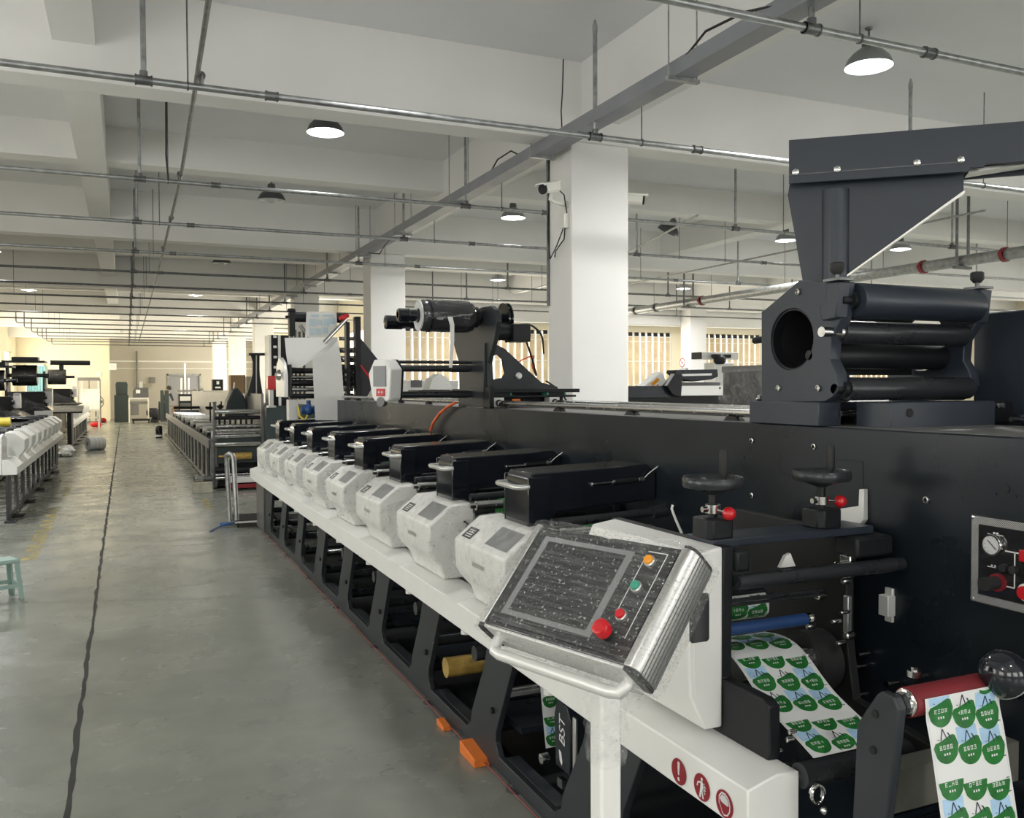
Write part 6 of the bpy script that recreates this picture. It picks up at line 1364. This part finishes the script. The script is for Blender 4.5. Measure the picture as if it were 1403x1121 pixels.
# black framed box with white emblem
a = atY(291, 520, 30); b = atY(306, 535, 30); r = thing('meter_box', 'dark square box with a small white emblem, on a stack right of the aisle', 'box', ((a.x + b.x) / 2, 30, b.z))
m = MB(); m.box(a.x, b.x, 30, 30.4, b.z, a.z); m.build('body', 'black_matt', r, .01)
m = MB(); w2 = (b.x - a.x); m.box(a.x + w2 * .38, a.x + w2 * .62, 29.985, 30, b.z + .2, b.z + .30); m.box(a.x + w2 * .25, a.x + w2 * .75, 29.985, 30, b.z + .07, b.z + .12); m.build('emblem', 'paper', r)
m = MB(); m.box(a.x - .3, b.x + .3, 29.9, 30.9, 0, b.z); o = m.build('packing_stack', 'wall_grey', None, .01); recenter(o); tag(o, 'pale packing stack under the dark square box', 'stack')
# carton cupboard in front of the third column
a = atY(316, 514, 26); b = atY(335, 548, 26); r = thing('wooden_cabinet', 'brown wooden cabinet standing in front of a far column', 'cabinet', ((a.x + b.x) / 2, 26.3, 0))
m = MB(); m.box(a.x, b.x, 26, 26.6, 0, a.z); m.build('body', 'carton', r, .01); m = MB(); m.box(b.x, b.x + .03, 26, 26.6, 0, a.z); m.build('side_panel', 'deep_black', r)
m = MB(); m.tube([(a.x + .08, 25.98, 1.3), (a.x + .06, 25.96, 1.5), (a.x + .09, 25.97, 1.75)], .02, 6); m.build('handle', 'paper', r)
a = atY(338, 516, 25); r = cabinet('carton_box', a.x, a.x + .35, 25, 25.4, 0, a.z, 'stone_wood', 'tall pale brown carton beside the brown wooden cabinet', 'carton')
# red box and white panel near the turner
a = atY(367, 515, 14); b = atY(378, 534, 14); r = thing('red_box', 'red box showing left of the turner station', 'box', ((a.x + b.x) / 2, 14.1, 0)); m = MB(); m.box(a.x, b.x, 14, 14.2, b.z, a.z); m.build('body', 'red_plastic', r, .01); m = MB(); m.box(a.x + .03, a.x + .09, 14.05, 14.15, 1.3, b.z); m.box(a.x, b.x, 14, 14.2, 1.29, 1.32); m.build('bracket', 'alu', r)
a = atY(371, 459, 15); b = atY(382, 515, 15); r = thing('tall_cabinet', 'tall dark cabinet edged in white, left of the turner station', 'cabinet', ((a.x + b.x) / 2, 15.2, 0)); m = MB(); m.box(a.x, b.x + .30, 15, 15.5, 1.3, a.z); m.build('body', 'black_matt', r, .006)
m = MB(); m.box(a.x - .03, a.x, 14.97, 15.5, 1.3, a.z); m.box(b.x - .01, b.x + .03, 14.96, 15.0, 1.3, a.z); m.build('edge_trim', 'white_coat', r)
for k in range(4): m = MB(); m.box(a.x + .04, b.x - .03, 14.985, 15, b.z + .12 + .17 * k, b.z + .16 + .17 * k); m.build('handle', 'alu', r)
# fan and steps by the far left wall
r = thing('pedestal_fan', 'round pedestal fan by the far left wall', 'fan', (-1.2, 42.5, 0))
m = MB(); m.lathe([(.3, 0), (.3, .03), (.03, .06), (.03, 1.0)], (-1.2, 42.5, 0), n=16); m.build('stand', 'grey_metal', r)
m = MB(); m.lathe([(.3, -.05), (.33, -.05), (.33, .05), (.3, .05)], (-1.2, 42.4, 1.0), (0, 1, 0), 24, 0, True)
for k in range(12): a_ = PI * k / 12; m.cyl((-1.2 - .31 * math.cos(a_), 42.36, 1.0 - .31 * math.sin(a_)), (-1.2 + .31 * math.cos(a_), 42.36, 1.0 + .31 * math.sin(a_)), .006, n=5)
m.build('fan_guard', 'grey_metal', r)
m = MB()
for k in range(3): m.prism([(.025, .05), (.28, -.06), (.28, .08)], 'y', 42.42, 42.43); m.v[-6:] = [Vector((-1.2, 0, 1.0)) + Matrix.Rotation(2 * PI * k / 3, 3, 'Y') @ Vector((v.x, 0, v.z)) + Vector((0, v.y, 0)) for v in m.v[-6:]]
m.build('fan_blade', 'grey_plate', r)
r = thing('steel_cabinet', 'plain pale cabinet against the bright far wall', 'cabinet', (-1.4, 45, 0)); m = MB(); m.prism([(-2.0, 0), (-1.05, 0), (-1.05, 2.0), (-1.1, 2.1), (-2.0, 2.1)], 'y', 44.6, 45.1); m.build('body', 'grey_plate', r, .01); m = MB(); m.box(-1.96, -1.54, 44.58, 44.6, .1, 1.95); m.box(-1.50, -1.08, 44.58, 44.6, .1, 1.95); m.build('door', 'wall_grey', r, .006)
for x in (-.95, -.85): pass
r = thing('white_rack', 'white slanted rack at the far end of the left press', 'rack', (-1.3, 39, 0))
for x in (-1.6, -1.0): m = MB(); m.box(x - .03, x + .03, 39, 39.08, 0, 1.9); m.build('post', 'slat_white', r)
m = MB(); m.prism([(38.4, .7), (39.2, 1.5), (39.2, 1.58), (38.4, .78)], 'x', -1.65, -.95); m.box(-1.6, -1.0, 39, 39.06, .4, .46); m.build('shelf', 'slat_white', r)

# ---------------------------------------------------------------- beyond the press on the right
def right_machine():
    r = thing('label_press', 'black press beyond the near one, right of the column, carrying white sloped consoles', 'printing press', (6.0, 9.4, 0))
    m = MB(); m.box(5.0, 7.2, 9.0, 10.2, .0, 1.56); m.build('body', 'black_matt', r, .005)
    m = MB(); m.box(5.2, 6.0, 8.92, 9.0, 1.46, 1.60); m.build('front_cover', 'black_panel', r, .004)
    m = MB(); m.box(6.05, 6.75, 8.9, 9.0, 1.48, 1.60); m.build('white_plate', 'alu_white', r, .004)
    for x in (6.1, 6.7):
        m = MB(); m.cyl((x, 8.9, 1.57), (x, 8.885, 1.57), .012, n=8); m.build('bolt', 'grey_metal', r)
    m = MB(); m.prism([(5.98, 1.50), (6.1, 1.46), (6.12, 1.72), (6.02, 1.75), (5.9, 1.6)], 'y', 8.85, 8.95); m.build('bracket', 'black_matt', r, .004)
    m = MB(); m.prism([(5.40, 1.60), (5.62, 1.62), (5.95, 1.84), (5.9, 1.9), (5.78, 1.88), (5.45, 1.66)], 'y', 9.2, 9.7); 
    return r
RM = right_machine()
def con(px, py, y, label):
    """white sloped console with amber displays"""
    c = atY(px, py, y); r = thing('sloped_console', label, 'console', (c.x, c.y, c.z), 'white sloped consoles on the press beyond')
    u = Vector((.68, 0, .73)); M_ = Matrix((Vector((.75, -.2, .63)).normalized(), Vector((.26, .96, 0)).normalized(), Vector((-.6, -.2, .77)).normalized())).transposed().to_4x4(); M_.translation = c
    m = MB(); m.M = M_; m.box(-.02, .42, -.16, .16, -.16, 0); m.build('housing', 'white_plastic', r, .006)
    for k in range(2): m = MB(); m.M = M_; m.box(.08 + .15 * k, .19 + .15 * k, -.163, -.158, -.075, -.03); m.build('display', 'amber', r)
    m = MB(); m.M = M_
    for k in range(5): m.box(.04 + .06 * k, .065 + .06 * k, -.162, -.158, -.125, -.10)
    m.build('button', 'orange', r)
    m = MB(); m.box(c.x + .05, c.x + .2, c.y - .05, c.y + .1, c.z - .2, c.z + .05); m.build('stand', 'grey_metal', r)
con(866, 539, 9.3, 'white sloped console with amber displays, right beside the column'); con(908, 528, 11.0, 'white sloped console standing behind the first, partly hidden by a black hood')
r = thing('black_hood', 'black wing shaped hood with a pale slot, on the press beyond', 'hood', (6.5, 9.5, 1.56))
A = [atY(*q_, 9.3) for q_ in ((926, 507), (983, 506), (984, 516), (975, 520), (950, 523), (934, 519), (925, 511))]
m = MB(); m.prism([(p.x, p.z) for p in A], 'y', 9.3, 9.5); m.build('hood_shell', 'black_panel', r, .004)
A = [atY(*q_, 9.29) for q_ in ((934, 512.5), (975, 511.5), (975, 514.5), (935, 515.5))]
m = MB(); m.prism([(p.x, p.z) for p in A], 'y', 9.285, 9.3); m.build('slot', 'paper', r)
m = MB(); a = atY(902, 524, 9.5); b = atY(984, 530, 9.5); m.box(a.x, b.x, 9.45, 9.9, b.z, a.z); m.box(a.x + .3, a.x + .4, 9.5, 9.6, 1.56, a.z); m.build('shelf', 'grey_metal', r, .004)
for k in range(4): m = MB(); c = atY(930 + 14 * k, 535, 9.2); m.cyl((c.x, 9.2, 1.5), (c.x, 9.2, c.z + .05), .045, n=14); m.build('cup', 'black_gloss', r)
# film wrapped grey block
a = atY(990, 502, 4.9); b = atX(1050, 500, a.x)
r = thing('wrapped_crate', 'square grey block under slack clear film, left of the roller carriage', 'crate', (a.x + .3, b.y + .3, 0))
m = MB(); m.box(a.x, a.x + .55, b.y - .1, 4.9, .0, a.z - .03); m.build('crate_body', 'grey_metal', r, .01)
m = MB(); m.box(a.x - .006, a.x + .556, b.y - .106, 4.906, a.z - .045, a.z); m.build('lid', 'grey_plate', r, .006)
m = MB(); g = [[(a.x - .014 + random.uniform(-.010, .004), b.y - .12 + (4.92 - b.y + .12) * i / 11, a.z - .02 - .6 * j / 9) for j in range(10)] for i in range(12)]
m.add([p for q_ in g for p in q_], [(i * 10 + j, i * 10 + j + 1, (i + 1) * 10 + j + 1, (i + 1) * 10 + j) for i in range(11) for j in range(9)]); m.build('plastic_wrap', 'film_loose', r, recalc=False, sharp=50)
# white gantry arm
a = atY(961, 483, 13); b = atY(1012, 489, 13); r = thing('gantry', 'white horizontal gantry arm with black end, behind the wrapped crate', 'gantry', ((a.x + b.x) / 2, 13, 0))
m = MB(); m.box(a.x, b.x, 13, 13.25, b.z - .05, a.z + .01); m.build('beam', 'white_coat', r, .006); m = MB(); m.box(a.x - .03, a.x, 12.99, 13.26, b.z - .045, a.z + .005); m.build('end_cap', 'black_matt', r)
c = atY(986, 493, 12.9); m = MB(); m.sphere((c.x, 12.9, c.z), .10, 10, (1.3, 1, 1)); m.box(c.x - .15, c.x + .22, 12.85, 12.95, c.z + .03, c.z + .1); m.build('carriage', 'black_matt', r, .01)
m = MB(); m.box(c.x - .05, c.x + .35, 12.95, 13.3, 0, c.z - .05); m.build('pedestal', 'white_coat', r, .01)
# prohibition sign on the far right column
c = atX(935, 497, 15.555); r = thing('prohibition_sign', 'small round no-smoking style sign on the far column', 'sign', c)
m = MB(); m.lathe([(.155, 0), (.155, .006)], c, (-1, 0, 0), 28); m.build('plate', 'paper', r)
m = MB(); rr_ = [[(c.x - .008, c.y + q_ * math.cos(2 * PI * j / 28), c.z + q_ * math.sin(2 * PI * j / 28)) for j in range(28)] for q_ in (.115, .15)]; m.ring(rr_, False); m.build('ring', 'red_dark', r, recalc=False)
m = MB(); m.M = Matrix.Translation((c.x - .010, c.y, c.z)) @ Matrix.Rotation(math.radians(45), 4, 'X'); m.box(-.001, .001, -.12, .12, -.014, .014); m.build('slash', 'red_dark', r)
m = MB(); m.box(c.x - .009, c.x - .0085, c.y - .08, c.y + .06, c.z - .012, c.z + .012); m.box(c.x - .006, c.x - .001, c.y - .15, c.y + .15, c.z - .27, c.z - .20); m.build('pictogram', 'ink', r)
# pallet machine seen between the unwind stand's rollers
a = atY(560, 526, 12); r = cabinet('white_cabinet', a.x - .05, a.x + .75, 12, 12.6, 0, a.z + .05, 'white_coat', 'white cabinet glimpsed between the unwind rollers', 'cabinet')
m = MB(); b = atY(563, 521, 11.99); m.box(b.x, b.x + .16, 11.985, 12, b.z - .1, b.z); m.build('display', 'screen', r)
a = atY(600, 530, 10); r = thing('small_fixture', 'dark fixture with white top glimpsed below the roll strap', 'fixture', (a.x, 10, 0)); m = MB(); m.box(a.x - .25, a.x + .3, 10, 10.4, 0, a.z - .04); m.build('body', 'black_matt', r, .006); m = MB(); m.prism([(a.x - .1, a.z - .04), (a.x + .2, a.z - .04), (a.x + .15, a.z + .1), (a.x + .05, a.z + .16), (a.x - .05, a.z + .1)], 'y', 10.05, 10.3); m.build('top', 'alu_white', r, .006)
# ================================================================= LIGHT AND CAMERA
def area(name, loc, rot, sx, sy, e, col):
    l = bpy.data.lights.new(name, 'AREA'); l.shape = 'RECTANGLE'; l.size = sx; l.size_y = sy; l.energy = e; l.color = col
    o = bpy.data.objects.new(name, l); COL.objects.link(o); o.location = loc; o.rotation_euler = rot; return o
WARM = (1.0, .88, .66); DAY = (1.0, .98, .95)
# daylight through the windows
for a, b, c, d in holesL:
    area('window_daylight', (XL + .02, (a + b) / 2, 2.2), (0, -PI / 2, 0), 2.2, 3.1, 180 if a > 20 else 45, WARM if a > 20 else DAY)
for a, b, c, d in holesB: area('window_daylight', ((a + b) / 2, YB + .02, 2.2), (PI / 2, 0, PI), 3.0, 2.3, 62, DAY)
for a, b, c, d in holesR: area('window_daylight', (XR - .05, (a + b) / 2, 2.2), (0, PI / 2, 0), 2.3, 3.0, 110, DAY)
for a, b, c, d in winS: area('window_daylight', ((a + b) / 2, ys - .06, 2.1), (-PI / 2, 0, 0), 2.3, 2.2, 55, (1, .93, .8))
for a, b, c, d in holesS: area('window_daylight', (6.57, (a + b) / 2, 2.2), (0, PI / 2, 0), 2.3, 3.3, 150, (1, .94, .8))
w = bpy.data.worlds.new('hall_air'); scene.world = w; w.use_nodes = True
w.node_tree.nodes['Background'].inputs[0].default_value = (.8, .9, 1, 1); w.node_tree.nodes['Background'].inputs[1].default_value = .3
cam = bpy.data.cameras.new('camera'); co = bpy.data.objects.new('camera', cam); COL.objects.link(co)
R3 = Matrix((RX, -RD, -RF)).transposed(); co.matrix_world = Matrix.Translation(CAM) @ R3.to_4x4()
cam.sensor_width = 36; cam.sensor_fit = 'HORIZONTAL'; cam.lens = 36 * FP_ / 1403; cam.clip_start = .05; cam.clip_end = 200
scene.camera = co
vs = scene.view_settings; vs.view_transform = 'Standard'; vs.look = 'None'; vs.gamma = 1.0; vs.exposure = 0.25; vs.use_curve_mapping = False
scene.cycles.max_bounces = 10; scene.cycles.diffuse_bounces = 5; scene.cycles.glossy_bounces = 4; scene.cycles.transparent_max_bounces = 16
scene.cycles.sample_clamp_indirect = 6.0; scene.cycles.use_denoising = True
